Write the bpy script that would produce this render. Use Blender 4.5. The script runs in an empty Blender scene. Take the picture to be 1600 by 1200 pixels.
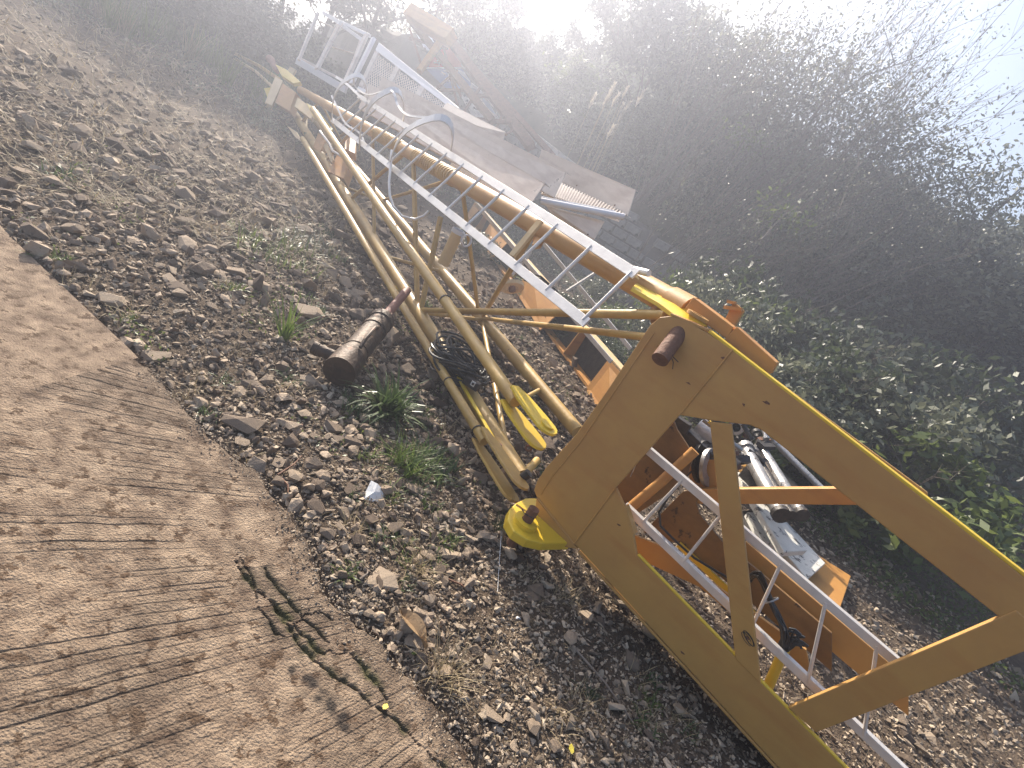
import bpy, math, random
import numpy as np
from mathutils import Vector, Matrix, Euler

random.seed(7)
rng = np.random.default_rng(11)
sc = bpy.context.scene
COL = sc.collection
rad = math.radians

# ------------------------------------------------------------------ camera
FPX, CAM_H = 832.0, 1.6            # focal length in pixels of a 1600 px wide frame
ROLL, PITCH = rad(30), math.atan(300 / 832)
Cp = Vector((0, 0, CAM_H))
FW = Vector((0, math.cos(PITCH), -math.sin(PITCH)))
UP = Vector((0, math.sin(PITCH), math.cos(PITCH)))
RT = Vector((1, 0, 0))
cu = UP * math.cos(ROLL) - RT * math.sin(ROLL)     # camera's own up and right after the roll
cr = RT * math.cos(ROLL) + UP * math.sin(ROLL)
# image up = rotated so that world up leans to the right in the picture
cam_d = bpy.data.cameras.new('camera')
cam = bpy.data.objects.new('camera', cam_d)
COL.objects.link(cam)
m = Matrix((cr, cu, -FW)).transposed().to_4x4()
m.translation = Cp
cam.matrix_world = m
cam_d.sensor_width = 36
cam_d.lens = 36 * FPX / 1600
cam_d.clip_start = 0.05
cam_d.clip_end = 500
sc.camera = cam

# ------------------------------------------------------------------ light
SUN_AZ, SUN_EL = -34.0, 30.0
w = bpy.data.worlds.new('World')
sc.world = w
w.use_nodes = True
nt = w.node_tree
nt.nodes.clear()
sky = nt.nodes.new('ShaderNodeTexSky')
sky.sky_type = 'NISHITA'
sky.sun_disc = False
sky.sun_elevation = rad(SUN_EL)
sky.sun_rotation = rad(SUN_AZ)
sky.dust_density = 3.0
sky.air_density = 1.0
bg = nt.nodes.new('ShaderNodeBackground')
bg.inputs['Strength'].default_value = 0.105
wo = nt.nodes.new('ShaderNodeOutputWorld')
nt.links.new(sky.outputs[0], bg.inputs[0])
nt.links.new(bg.outputs[0], wo.inputs[0])
sd = bpy.data.lights.new('sun', 'SUN')
sd.energy = 5.0
sd.angle = rad(0.5)
sd.color = (1.0, 0.9, 0.76)
sun = bpy.data.objects.new('sun', sd)
COL.objects.link(sun)
sv = Vector((math.sin(rad(SUN_AZ)) * math.cos(rad(SUN_EL)), math.cos(rad(SUN_AZ)) * math.cos(rad(SUN_EL)), math.sin(rad(SUN_EL))))
sun.rotation_euler = (-sv).to_track_quat('-Z', 'Y').to_euler()
sc.view_settings.view_transform = 'Standard'
sc.view_settings.look = 'None'
sc.view_settings.exposure = 1.2
sc.view_settings.gamma = 1
sc.view_settings.use_curve_mapping = False
sc.render.engine = 'CYCLES'
sc.cycles.use_denoising = True
sc.cycles.max_bounces = 6
sc.cycles.diffuse_bounces = 3
sc.cycles.glossy_bounces = 2
sc.cycles.transmission_bounces = 2
sc.cycles.transparent_max_bounces = 8
sc.cycles.volume_bounces = 0
sc.cycles.caustics_reflective = False
sc.cycles.caustics_refractive = False
sc.cycles.use_adaptive_sampling = True

# ------------------------------------------------------------------ survey helpers: real positions measured from the photograph
def ray(x, y):
    px, py = (x - 800) / FPX, (600 - y) / FPX
    return FW + cr * px + cu * py
def gnd(x, y, h=0.0):              # the place at height h that stands there
    d = ray(x, y)
    return Cp + d * ((h - CAM_H) / d.z)
def dep(x, y, t):                  # the place t metres ahead
    return Cp + ray(x, y) * t
def onp(x, y, P0, n):              # the place on a wall plane
    d = ray(x, y)
    return Cp + d * ((P0 - Cp).dot(n) / d.dot(n))
Z = Vector((0, 0, 1))

# ------------------------------------------------------------------ materials
def mat(name, c1, c2=None, scale=8.0, rough=0.6, metal=0.0, bump=0.15, bscale=60.0, spots=None, spot_amt=0.62, spot_scale=14.0,
        island=False, translucent=0.0, spec=0.5, detail=6.0, streak=None):
    M = bpy.data.materials.new(name)
    M.use_nodes = True
    t = M.node_tree
    t.nodes.clear()
    N, Lk = t.nodes.new, t.links.new
    out = N('ShaderNodeOutputMaterial')
    b = N('ShaderNodeBsdfPrincipled')
    b.inputs['Roughness'].default_value = rough
    b.inputs['Metallic'].default_value = metal
    b.inputs['Specular IOR Level'].default_value = spec
    tc = N('ShaderNodeTexCoord')
    n1 = N('ShaderNodeTexNoise')
    n1.inputs['Scale'].default_value = scale
    n1.inputs['Detail'].default_value = detail
    n1.inputs['Roughness'].default_value = 0.65
    Lk(tc.outputs['Object'], n1.inputs['Vector'])
    r = N('ShaderNodeValToRGB')
    r.color_ramp.elements[0].position = 0.32
    r.color_ramp.elements[1].position = 0.68
    c2 = c2 or c1
    r.color_ramp.elements[0].color = (*c1, 1)
    r.color_ramp.elements[1].color = (*c2, 1)
    if island:
        ge = N('ShaderNodeNewGeometry')
        ad = N('ShaderNodeMath'); ad.operation = 'MULTIPLY_ADD'
        ad.inputs[1].default_value = 0.7
        oi = N('ShaderNodeObjectInfo')
        s2 = N('ShaderNodeMath'); s2.operation = 'ADD'
        Lk(ge.outputs['Random Per Island'], s2.inputs[0]); Lk(oi.outputs['Random'], s2.inputs[1])
        fr = N('ShaderNodeMath'); fr.operation = 'FRACT'
        Lk(s2.outputs[0], fr.inputs[0])
        Lk(fr.outputs[0], ad.inputs[0])
        ml = N('ShaderNodeMath'); ml.operation = 'MULTIPLY'; ml.inputs[1].default_value = 0.3
        Lk(n1.outputs[0], ml.inputs[0]); Lk(ml.outputs[0], ad.inputs[2])
        Lk(ad.outputs[0], r.inputs[0])
        r.color_ramp.elements[0].position = 0.22 if ('stone' in name or 'rock' in name) else 0.05
        r.color_ramp.elements[1].position = 0.95
    else:
        Lk(n1.outputs[0], r.inputs[0])
    col = r.outputs[0]
    if streak:
        n3 = N('ShaderNodeTexNoise'); n3.inputs['Scale'].default_value = 3.0; n3.inputs['Detail'].default_value = 8
        mp = N('ShaderNodeMapping'); mp.inputs['Scale'].default_value = (1, 1, 5)
        Lk(tc.outputs['Object'], mp.inputs[0]); Lk(mp.outputs[0], n3.inputs['Vector'])
        r3 = N('ShaderNodeValToRGB'); r3.color_ramp.elements[0].position = 0.5; r3.color_ramp.elements[1].position = 0.75
        Lk(n3.outputs[0], r3.inputs[0])
        m3 = N('ShaderNodeMix'); m3.data_type = 'RGBA'; m3.inputs[7].default_value = (*streak, 1)
        ms = N('ShaderNodeMath'); ms.operation = 'MULTIPLY'; ms.inputs[1].default_value = 0.55
        Lk(r3.outputs[0], ms.inputs[0]); Lk(ms.outputs[0], m3.inputs[0]); Lk(col, m3.inputs[6])
        col = m3.outputs[2]
    if spots:
        n2 = N('ShaderNodeTexNoise')
        n2.inputs['Scale'].default_value = spot_scale
        n2.inputs['Detail'].default_value = 9
        n2.inputs['Roughness'].default_value = 0.7
        Lk(tc.outputs['Object'], n2.inputs['Vector'])
        r2 = N('ShaderNodeValToRGB')
        r2.color_ramp.elements[0].position = spot_amt
        r2.color_ramp.elements[1].position = min(spot_amt + 0.04, 1)
        Lk(n2.outputs[0], r2.inputs[0])
        mx = N('ShaderNodeMix'); mx.data_type = 'RGBA'
        mx.inputs[7].default_value = (*spots, 1)
        Lk(r2.outputs[0], mx.inputs[0]); Lk(col, mx.inputs[6])
        col = mx.outputs[2]
    Lk(col, b.inputs['Base Color'])
    if bump:
        nb = N('ShaderNodeTexNoise')
        nb.inputs['Scale'].default_value = bscale
        nb.inputs['Detail'].default_value = 5
        Lk(tc.outputs['Object'], nb.inputs['Vector'])
        bp = N('ShaderNodeBump')
        bp.inputs['Strength'].default_value = bump
        bp.inputs['Distance'].default_value = 0.02
        Lk(nb.outputs[0], bp.inputs['Height'])
        Lk(bp.outputs[0], b.inputs['Normal'])
    if translucent:
        tr = N('ShaderNodeBsdfTranslucent')
        Lk(col, tr.inputs[0])
        mx2 = N('ShaderNodeMixShader'); mx2.inputs[0].default_value = translucent
        Lk(b.outputs[0], mx2.inputs[1]); Lk(tr.outputs[0], mx2.inputs[2])
        Lk(mx2.outputs[0], out.inputs[0])
    else:
        Lk(b.outputs[0], out.inputs[0])
    return M

YEL = mat('yellow_paint', (0.46, 0.245, 0.075), (0.55, 0.315, 0.09), 2.2, 0.42, bump=0.05, bscale=25, spots=(0.10, 0.05, 0.025), spot_amt=0.715, spot_scale=11, streak=(0.44, 0.20, 0.055))
YPIPE = mat('worn_yellow_paint', (0.43, 0.265, 0.075), (0.60, 0.39, 0.11), 5, 0.45, bump=0.08, bscale=30, spots=(0.10, 0.05, 0.03), spot_amt=0.66, spot_scale=16, streak=(0.36, 0.22, 0.09))
YBRI = mat('bright_yellow_paint', (0.72, 0.47, 0.03), (0.78, 0.56, 0.05), 4, 0.35, bump=0.05, spots=(0.20, 0.10, 0.03), spot_amt=0.68, spot_scale=13)
ORG = mat('orange_brown_paint', (0.50, 0.23, 0.06), (0.58, 0.30, 0.08), 3, 0.5, bump=0.06, spots=(0.10, 0.05, 0.03), spot_amt=0.67, streak=(0.36, 0.16, 0.06))
TAN = mat('faded_tan_paint', (0.60, 0.42, 0.20), (0.70, 0.52, 0.28), 5, 0.55, bump=0.1, spots=(0.16, 0.09, 0.05), spot_amt=0.64)
SHADEBR = mat('shade_darkened_paint', (0.16, 0.085, 0.03), (0.30, 0.17, 0.055), 3, 0.5, bump=0.1, spots=(0.06, 0.035, 0.02), spot_amt=0.6, streak=(0.10, 0.06, 0.03))  # brown darkened so the inner panels carry the frame's deep shade in their colour
RUST = mat('rusty_steel', (0.10, 0.045, 0.025), (0.24, 0.11, 0.06), 14, 0.75, bump=0.4, bscale=50, spots=(0.03, 0.02, 0.018), spot_amt=0.6)
DRUST = mat('dark_rusty_steel', (0.045, 0.032, 0.025), (0.11, 0.07, 0.045), 10, 0.6, metal=0.3, bump=0.35, bscale=40, spots=(0.16, 0.07, 0.04), spot_amt=0.6)
RED = mat('reddish_rod_rust', (0.20, 0.075, 0.05), (0.30, 0.13, 0.09), 10, 0.6, bump=0.2)
GREY = mat('pinkish_grey_paint', (0.62, 0.54, 0.47), (0.74, 0.66, 0.58), 3, 0.5, bump=0.05, spots=(0.13, 0.09, 0.07), spot_amt=0.66, spot_scale=10, streak=(0.40, 0.32, 0.27))
WHT = mat('dull_white_paint', (0.68, 0.67, 0.68), (0.76, 0.75, 0.76), 4, 0.4, bump=0.04, spots=(0.2, 0.14, 0.1), spot_amt=0.7)
GALV = mat('galvanised_metal', (0.62, 0.59, 0.56), (0.76, 0.73, 0.69), 9, 0.4, metal=0.3, bump=0.06, spots=(0.2, 0.15, 0.12), spot_amt=0.69)
BLK = mat('black_rubber', (0.012, 0.012, 0.013), (0.035, 0.033, 0.03), 12, 0.38, bump=0.1)
DARK = mat('grimy_dark_steel', (0.02, 0.018, 0.017), (0.07, 0.06, 0.055), 12, 0.5, metal=0.3, bump=0.3, spots=(0.2, 0.12, 0.06), spot_amt=0.66)
SCRW = mat('scrap_white_plate', (0.6, 0.58, 0.52), (0.74, 0.72, 0.66), 5, 0.6, bump=0.3, spots=(0.06, 0.05, 0.045), spot_amt=0.56, spot_scale=7)
CHR = mat('bare_steel', (0.30, 0.29, 0.28), (0.5, 0.49, 0.48), 12, 0.35, metal=0.6, bump=0.15, spots=(0.06, 0.04, 0.03), spot_amt=0.6)
SOIL = mat('gravelly_soil', (0.07, 0.05, 0.035), (0.155, 0.115, 0.08), 9, 0.95, bump=1.0, bscale=90, spots=(0.26, 0.20, 0.145), spot_amt=0.62, spot_scale=70, detail=10, spec=0.2)
HILL = mat('bank_soil', (0.05, 0.05, 0.03), (0.11, 0.09, 0.06), 2, 0.95, bump=1.0, bscale=20, spec=0.1)
STONE = mat('crushed_stone', (0.10, 0.072, 0.052), (0.58, 0.47, 0.345), 20, 0.85, bump=0.35, bscale=90, island=True, spec=0.3)
ROCK = mat('tan_rock', (0.15, 0.11, 0.08), (0.50, 0.39, 0.28), 14, 0.85, bump=0.5, bscale=45, island=True, spots=(0.15, 0.10, 0.075), spot_amt=0.58, spot_scale=24, spec=0.3)
SHALE = mat('dark_stone', (0.12, 0.10, 0.09), (0.24, 0.20, 0.175), 10, 0.8, bump=0.5, bscale=40, island=True)
BLOCK = mat('mortared_grey_block', (0.16, 0.155, 0.15), (0.30, 0.285, 0.27), 6, 0.9, bump=0.6, bscale=30, spots=(0.06, 0.07, 0.045), spot_amt=0.57, spot_scale=3)
COPE = mat('pale_coping', (0.42, 0.39, 0.35), (0.54, 0.50, 0.45), 4, 0.9, bump=0.3)
MORT = mat('mortar', (0.10, 0.095, 0.09), (0.14, 0.13, 0.12), 6, 0.95, bump=0.5)
LEAF1 = mat('dark_leaf', (0.02, 0.034, 0.016), (0.09, 0.115, 0.055), 1.5, 0.42, bump=0, island=True, translucent=0.32)
LEAF2 = mat('grey_green_leaf', (0.035, 0.05, 0.03), (0.29, 0.30, 0.20), 1.5, 0.42, bump=0, island=True, translucent=0.3)  # pale end of the ramp paints speckled highlights onto random leaves
LEAF3 = mat('bright_leaf', (0.08, 0.12, 0.03), (0.18, 0.22, 0.06), 1.5, 0.45, bump=0, island=True, translucent=0.4)
DRY = mat('dry_grass', (0.24, 0.18, 0.10), (0.46, 0.37, 0.22), 4, 0.7, bump=0, island=True, translucent=0.25)
GRN = mat('green_grass', (0.07, 0.12, 0.025), (0.19, 0.26, 0.06), 4, 0.5, bump=0, island=True, translucent=0.4)
BARK = mat('bark', (0.06, 0.048, 0.038), (0.14, 0.115, 0.09), 20, 0.9, bump=0.5)
TWIG = mat('pale_twig', (0.14, 0.11, 0.085), (0.26, 0.21, 0.17), 20, 0.8, bump=0)
PLUME = mat('plume', (0.62, 0.56, 0.46), (0.74, 0.68, 0.58), 20, 0.8, bump=0, translucent=0.4)
PAPER = mat('paper', (0.72, 0.72, 0.72), (0.8, 0.8, 0.78), 6, 0.7, bump=0.1, translucent=0.15)
BLUEP = mat('blue_print', (0.10, 0.22, 0.46), (0.14, 0.27, 0.52), 3, 0.5, bump=0)
REDP = mat('red_print', (0.55, 0.06, 0.05), (0.62, 0.10, 0.08), 3, 0.5, bump=0)
PALEB = mat('pale_blue_sheet', (0.50, 0.60, 0.72), (0.62, 0.70, 0.78), 3, 0.5, bump=0.1)
DLEAF = mat('dead_leaf', (0.26, 0.16, 0.08), (0.38, 0.26, 0.14), 14, 0.7, bump=0.2, translucent=0.2)
LIME = mat('yellow_leaf', (0.66, 0.52, 0.06), (0.72, 0.6, 0.10), 14, 0.6, bump=0.1)

# ------------------------------------------------------------------ mesh building
class MB:
    def __init__(s): s.v, s.f, s.n = [], [], 0
    def add(s, vs, fs):
        s.v.extend([tuple(p) for p in vs])
        s.f.extend([tuple(i + s.n for i in f) for f in fs])
        s.n += len(vs)
        return s
    def box(s, p0, p1, wd, ht, upv=Z, taper=1.0):       # a bar from p0 to p1
        p0, p1 = Vector(p0), Vector(p1)
        a = (p1 - p0).normalized()
        sd_ = a.cross(upv)
        if sd_.length < 1e-4: sd_ = a.cross(Vector((1, 0, 0)))
        sd_.normalize(); u_ = sd_.cross(a).normalized()
        vs = []
        for p, k in ((p0, 1), (p1, taper)):
            for i, j in ((-1, -1), (1, -1), (1, 1), (-1, 1)):
                vs.append(p + sd_ * (i * wd / 2 * k) + u_ * (j * ht / 2 * k))
        return s.add(vs, [(3, 2, 1, 0), (4, 5, 6, 7), (0, 1, 5, 4), (1, 2, 6, 5), (2, 3, 7, 6), (3, 0, 4, 7)])
    def tube(s, pts, r, n=10, r2=None, cap=True):
        pts = [Vector(p) for p in pts]
        k = len(pts)
        r2 = r if r2 is None else r2
        a = (pts[1] - pts[0]).normalized()
        x = a.cross(Z)
        if x.length < 1e-3: x = a.cross(Vector((1, 0, 0)))
        x.normalize()
        vs = []
        for i, p in enumerate(pts):
            t = (pts[min(i + 1, k - 1)] - pts[max(i - 1, 0)])
            if t.length < 1e-9: t = a
            t = t.normalized()
            x = (x - t * x.dot(t))
            if x.length < 1e-5: x = t.orthogonal()
            x.normalize(); y = t.cross(x)
            rr = r + (r2 - r) * i / (k - 1)
            for j in range(n):
                q = 2 * math.pi * j / n
                vs.append(p + x * (rr * math.cos(q)) + y * (rr * math.sin(q)))
        fs = []
        for i in range(k - 1):
            for j in range(n):
                fs.append((i * n + j, i * n + (j + 1) % n, (i + 1) * n + (j + 1) % n, (i + 1) * n + j))
        if cap:
            fs.append(tuple(range(n - 1, -1, -1))); fs.append(tuple((k - 1) * n + j for j in range(n)))
        return s.add(vs, fs)
    def plate(s, pts, nrm, th):                          # a flat outline given its thickness along nrm
        nrm = Vector(nrm).normalized()
        n = len(pts)
        vs = [Vector(p) for p in pts] + [Vector(p) + nrm * th for p in pts]
        ar = Vector((0, 0, 0))
        for i in range(n): ar += Vector(pts[i]).cross(Vector(pts[(i + 1) % n]))
        flip = ar.dot(nrm) > 0
        a, b = tuple(range(n)), tuple(range(n, 2 * n))
        fs = [a[::-1] if flip else a, b if flip else b[::-1]]
        for i in range(n):
            j = (i + 1) % n
            fs.append((i, j, j + n, i + n) if flip else (j, i, i + n, j + n))
        return s.add(vs, fs)
    def ring(s, c, ax, r0, r1, th, n=20):
        c, ax = Vector(c), Vector(ax).normalized()
        x = ax.orthogonal().normalized(); y = ax.cross(x)
        vs = []
        for h in (-th / 2, th / 2):
            for rr in (r0, r1):
                for j in range(n):
                    q = 2 * math.pi * j / n
                    vs.append(c + ax * h + x * rr * math.cos(q) + y * rr * math.sin(q))
        fs = []
        for j in range(n):
            k = (j + 1) % n
            fs += [(j, n + j, n + k, k), (2 * n + j, 2 * n + k, 3 * n + k, 3 * n + j), (n + j, 3 * n + j, 3 * n + k, n + k), (j, k, 2 * n + k, 2 * n + j)]
        return s.add(vs, fs)

def obj(name, mb, material, parent=None, smooth=False, bevel=0.0, label=None, cat=None, group=None, kind=None, origin=None):
    me = bpy.data.meshes.new(name)
    if parent is not None: off = world_loc(parent)
    elif origin is not None: off = Vector(origin)
    else: off = Vector((0, 0, 0))
    me.from_pydata([(p[0] - off.x, p[1] - off.y, p[2] - off.z) for p in mb.v], [], mb.f)
    if smooth:
        me.polygons.foreach_set('use_smooth', [True] * len(me.polygons))
        me.set_sharp_from_angle(angle=rad(40))
    me.materials.append(material)
    o = bpy.data.objects.new(name, me)
    COL.objects.link(o)
    if parent is not None: o.parent = parent
    else: o.location = off
    if bevel:
        b = o.modifiers.new('bevel', 'BEVEL'); b.width = bevel; b.segments = 2; b.limit_method = 'ANGLE'
    tag(o, label, cat, group, kind)
    return o
def world_loc(o):
    p = Vector(o.location)
    while o.parent: o = o.parent; p = p + Vector(o.location)
    return p
def tag(o, label=None, cat=None, group=None, kind=None):
    if label: o['label'] = label
    if cat: o['category'] = cat
    if group: o['group'] = group
    if kind: o['kind'] = kind
    return o
def thing(name, loc, label, cat, group=None, rz=0):
    o = bpy.data.objects.new(name, None)
    COL.objects.link(o)
    o.location = loc; o.rotation_euler.z = rz
    o.empty_display_size = 0.1
    return tag(o, label, cat, group)
def npmesh(name, V, F, material, smooth=False):
    me = bpy.data.meshes.new(name)
    me.vertices.add(len(V)); me.vertices.foreach_set('co', np.asarray(V, dtype=np.float32).ravel())
    F = np.asarray(F, dtype=np.int32); k = F.shape[1]
    me.loops.add(F.size); me.loops.foreach_set('vertex_index', F.ravel())
    me.polygons.add(len(F)); me.polygons.foreach_set('loop_start', np.arange(0, F.size, k, dtype=np.int32))
    me.polygons.foreach_set('loop_total', np.full(len(F), k, dtype=np.int32))
    me.update(calc_edges=True)
    me.polygons.foreach_set('use_smooth', np.full(len(F), smooth))
    me.materials.append(material)
    return me
def link(name, me, loc=(0, 0, 0), rot=(0, 0, 0), scl=(1, 1, 1), parent=None, **k):
    o = bpy.data.objects.new(name, me)
    COL.objects.link(o)
    o.location = loc; o.rotation_euler = rot; o.scale = scl
    if parent is not None: o.parent = parent
    return tag(o, k.get('label'), k.get('cat'), k.get('group'), k.get('kind'))

# ------------------------------------------------------------------ terrain
from mathutils import noise as mn
WO, WD, WN = Vector((1.2, 14.0, 0)), Vector((-0.8, 0.6, 0)), Vector((0.6, 0.8, 0))
def sst(a, b, x):
    t = min(1, max(0, (x - a) / (b - a))); return t * t * (3 - 2 * t)
ROAD_PX = [(-140, 200), (20, 375), (120, 470), (200, 545), (280, 625), (330, 682), (368, 715), (388, 728), (410, 744), (425, 770), (440, 786), (458, 800), (470, 830), (486, 850), (492, 878), (502, 896), (512, 930),
           (545, 962), (572, 984), (600, 1010), (618, 1040), (645, 1056), (660, 1084), (688, 1108), (698, 1140), (728, 1160), (760, 1230), (860, 1400)]
ROAD_E = [gnd(x, y) for x, y in ROAD_PX]
def road_d(x, y):                   # signed distance to the ragged road edge, positive on the road
    best, sg = 1e9, 1
    for a, b in zip(ROAD_E[:-1], ROAD_E[1:]):
        ex, ey = b.x - a.x, b.y - a.y
        t = max(0, min(1, ((x - a.x) * ex + (y - a.y) * ey) / (ex * ex + ey * ey)))
        dx, dy = x - a.x - ex * t, y - a.y - ey * t
        d = dx * dx + dy * dy
        if d < best: best, sg = d, (1 if ex * (y - a.y) - ey * (x - a.x) < 0 else -1)
    return math.sqrt(best) * sg
def hgt(x, y, fine=True):
    s = (x - WO.x) * WN.x + (y - WO.y) * WN.y
    l = (x - WO.x) * WD.x + (y - WO.y) * WD.y       # along the wall, positive to the far left
    z = 0.0
    top = 1.9 + 0.13 * max(0, min(l, 14))
    if l > -2.6: step = sst(0.05, 0.35, s)
    else: step = sst(-3.0 + 0.0 * l, 1.5, s)
    z += top * step
    if s > 0: z += min(s, 11) * 0.42 + max(0, min(s - 11, 30)) * 0.05
    if l > 14: z *= sst(30, 14, l) * 0.6 + 0.4
    if fine:
        z += 0.05 * mn.noise(Vector((x * 0.7, y * 0.7, 0))) + 0.022 * mn.noise(Vector((x * 3, y * 3, 1))) + 0.01 * mn.noise(Vector((x * 11, y * 11, 2)))
        if s > 0: z += 0.5 * mn.noise(Vector((x * 0.4, y * 0.4, 5)))
    if x * x + y * y < 40: 
        d = road_d(x, y)
        z -= 0.055 * sst(-0.05, 0.06, d)
        if d > 0.1: z -= 0.05
    return z

def build_ground():
    na, nr = 330, 360
    V = np.zeros((na * nr, 3), dtype=np.float32)
    rs = np.exp(np.linspace(math.log(0.35), math.log(140), nr))
    an = np.linspace(rad(-115), rad(115), na)
    k = 0
    for i in range(nr):
        for j in range(na):
            x, y = rs[i] * math.sin(an[j]), rs[i] * math.cos(an[j])
            V[k] = (x, y, hgt(x, y)); k += 1
    idx = np.arange(na * nr).reshape(nr, na)
    F = np.stack([idx[:-1, :-1], idx[:-1, 1:], idx[1:, 1:], idx[1:, :-1]], -1).reshape(-1, 4)[:, ::-1]
    me = npmesh('ground', V, F, SOIL, True)
    me.materials.append(HILL)
    cx = V[F].mean(1)
    s = (cx[:, 0] - WO.x) * WN.x + (cx[:, 1] - WO.y) * WN.y
    me.polygons.foreach_set('material_index', (s > -1.0).astype(np.int32))
    link('ground', me, kind='structure')
    mb = MB().plate([(-160, -160, -0.4), (160, -160, -0.4), (160, 160, -0.4), (-160, 160, -0.4)], (0, 0, -1), 0.2)
    obj('ground', mb, SOIL, kind='structure')
build_ground()

# the grooved concrete road
def build_road():
    CONC = mat('road_concrete', (0.115, 0.075, 0.05), (0.41, 0.305, 0.21), 11, 0.9, bump=0.7, bscale=140, spots=(0.11, 0.068, 0.04), spot_amt=0.55, spot_scale=17, detail=12, spec=0.3)
    # dirt and moss live in a colour attribute of the slab
    t = CONC.node_tree
    b = [n for n in t.nodes if n.type == 'BSDF_PRINCIPLED'][0]
    src = b.inputs['Base Color'].links[0].from_socket
    at_ = t.nodes.new('ShaderNodeVertexColor'); at_.layer_name = 'dirt'
    sp = t.nodes.new('ShaderNodeSeparateColor'); t.links.new(at_.outputs[0], sp.inputs[0])
    m1 = t.nodes.new('ShaderNodeMix'); m1.data_type = 'RGBA'; m1.inputs[7].default_value = (0.07, 0.05, 0.035, 1)
    t.links.new(sp.outputs[0], m1.inputs[0]); t.links.new(src, m1.inputs[6])
    m2 = t.nodes.new('ShaderNodeMix'); m2.data_type = 'RGBA'; m2.inputs[7].default_value = (0.085, 0.095, 0.025, 1)
    t.links.new(sp.outputs[1], m2.inputs[0]); t.links.new(m1.outputs[2], m2.inputs[6])
    m4 = t.nodes.new('ShaderNodeMix'); m4.data_type = 'RGBA'; m4.inputs[7].default_value = (0.018, 0.016, 0.015, 1)
    t.links.new(sp.outputs[2], m4.inputs[0]); t.links.new(m2.outputs[2], m4.inputs[6])
    t.links.new(m4.outputs[2], b.inputs['Base Color'])
    cracks = [([(368, 880), (385, 905), (400, 925), (425, 945), (442, 968), (455, 990), (470, 1012), (490, 1035), (510, 1052), (535, 1068), (560, 1085), (578, 1105), (610, 1125), (635, 1146), (665, 1176), (700, 1210)], 0.010, 0.9),
              ([(368, 868), (380, 885), (398, 912), (402, 950), (425, 985), (440, 1000)], 0.005, 0.4),
              ([(402, 925), (430, 950), (447, 965), (465, 988), (478, 1000), (500, 1022), (520, 1022), (548, 1026), (566, 1045), (590, 1080), (605, 1095)], 0.009, 1.0),
              ([(414, 890), (434, 925), (455, 945), (470, 970), (490, 985), (510, 1008), (540, 1010)], 0.006, 0.5),
              ([(455, 985), (475, 965), (500, 958), (518, 975)], 0.004, 0.2)]
    cr_ = []
    for pl, wd, moss in cracks:
        pts = [gnd(x, y) for x, y in pl]
        q = [pts[0]]
        for a_, b_ in zip(pts[:-1], pts[1:]):
            for k_ in (0.33, 0.66, 1.0):
                p = a_.lerp(b_, k_)
                q.append(p + Vector((random.uniform(-1, 1), random.uniform(-1, 1), 0)) * 0.006)
        cr_.append((np.array([(p.x, p.y) for p in q]), wd, moss))
    # grooves fan gently round the outside of the bend
    g1a, g1b = gnd(385, 757), gnd(440, 765); 
    vp = (1137, 815)
    A, B = gnd(420, 1035), gnd(600, 980); C_, D_ = gnd(612, 1148), gnd(700, 1088)
    # centre of the fan
    d1, d2 = B - A, D_ - C_
    den = d1.x * d2.y - d1.y * d2.x
    tt = ((C_.x - A.x) * d2.y - (C_.y - A.y) * d2.x) / den
    cx, cy = A.x + d1.x * tt, A.y + d1.y * tt
    step = 0.0045
    xs = np.arange(-1.6, 1.05, step); ys = np.arange(0.25, 2.3, step)
    X, Y = np.meshgrid(xs, ys)
    # signed distance to the edge, vectorised
    best = np.full(X.shape, 1e9); sg = np.ones(X.shape)
    E_ = [(p.x, p.y) for p in ROAD_E]
    for a, b_ in zip(E_[:-1], E_[1:]):
        ex, ey = b_[0] - a[0], b_[1] - a[1]
        t_ = np.clip(((X - a[0]) * ex + (Y - a[1]) * ey) / (ex * ex + ey * ey), 0, 1)
        dx, dy = X - a[0] - ex * t_, Y - a[1] - ey * t_
        d = dx * dx + dy * dy
        s_ = np.where(ex * (Y - a[1]) - ey * (X - a[0]) < 0, 1, -1)
        m_ = d < best
        best = np.where(m_, d, best); sg = np.where(m_, s_, sg)
    dist = np.sqrt(best) * sg
    def nz(f, sd_=0):
        r = np.zeros(X.shape)
        for i in range(X.shape[0]):
            for j in range(X.shape[1]):
                r[i, j] = mn.noise((X[i, j] * f, Y[i, j] * f, sd_))
        return r
    N1, N2, N3 = nz(9), nz(38, 3), nz(3, 9)
    dist = dist + 0.012 * N2 + 0.012 * N1
    ang = np.arctan2(Y - cy, X - cx)
    rdist = np.hypot(X - cx, Y - cy)
    arc = (ang) * float(np.hypot(A.x - cx, A.y - cy))
    gpos = np.arange(arc.min() - 1, arc.max() + 1, 0.033)
    gpos = gpos + rng.uniform(-0.009, 0.009, len(gpos))
    gw = rng.uniform(0.4, 1.0, len(gpos))
    arcw = arc + 0.004 * N1
    gi = np.clip(np.searchsorted(gpos, arcw), 1, len(gpos) - 1)
    dl, dr = np.abs(arcw - gpos[gi - 1]), np.abs(arcw - gpos[gi])
    gd = np.minimum(dl, dr); gs = np.where(dl < dr, gw[gi - 1], gw[gi])
    groove = np.exp(-(gd / 0.0024) ** 2) * gs * np.clip(0.9 + 1.6 * N3 + 0.5 * N1, 0, 1) * np.clip(dist / 0.10, 0, 1)
    Zh = 0.012 + 0.003 * N1 + 0.0022 * N2 + 0.004 * N3
    Zh -= 0.0032 * groove
    dirt = 0.75 * groove + 0.35 * np.clip(N3 * 1.5 + N1, 0, 1) + 0.4 * np.clip(1 - dist / 0.09, 0, 1)
    moss = np.zeros(X.shape); band = np.zeros(X.shape)
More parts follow.
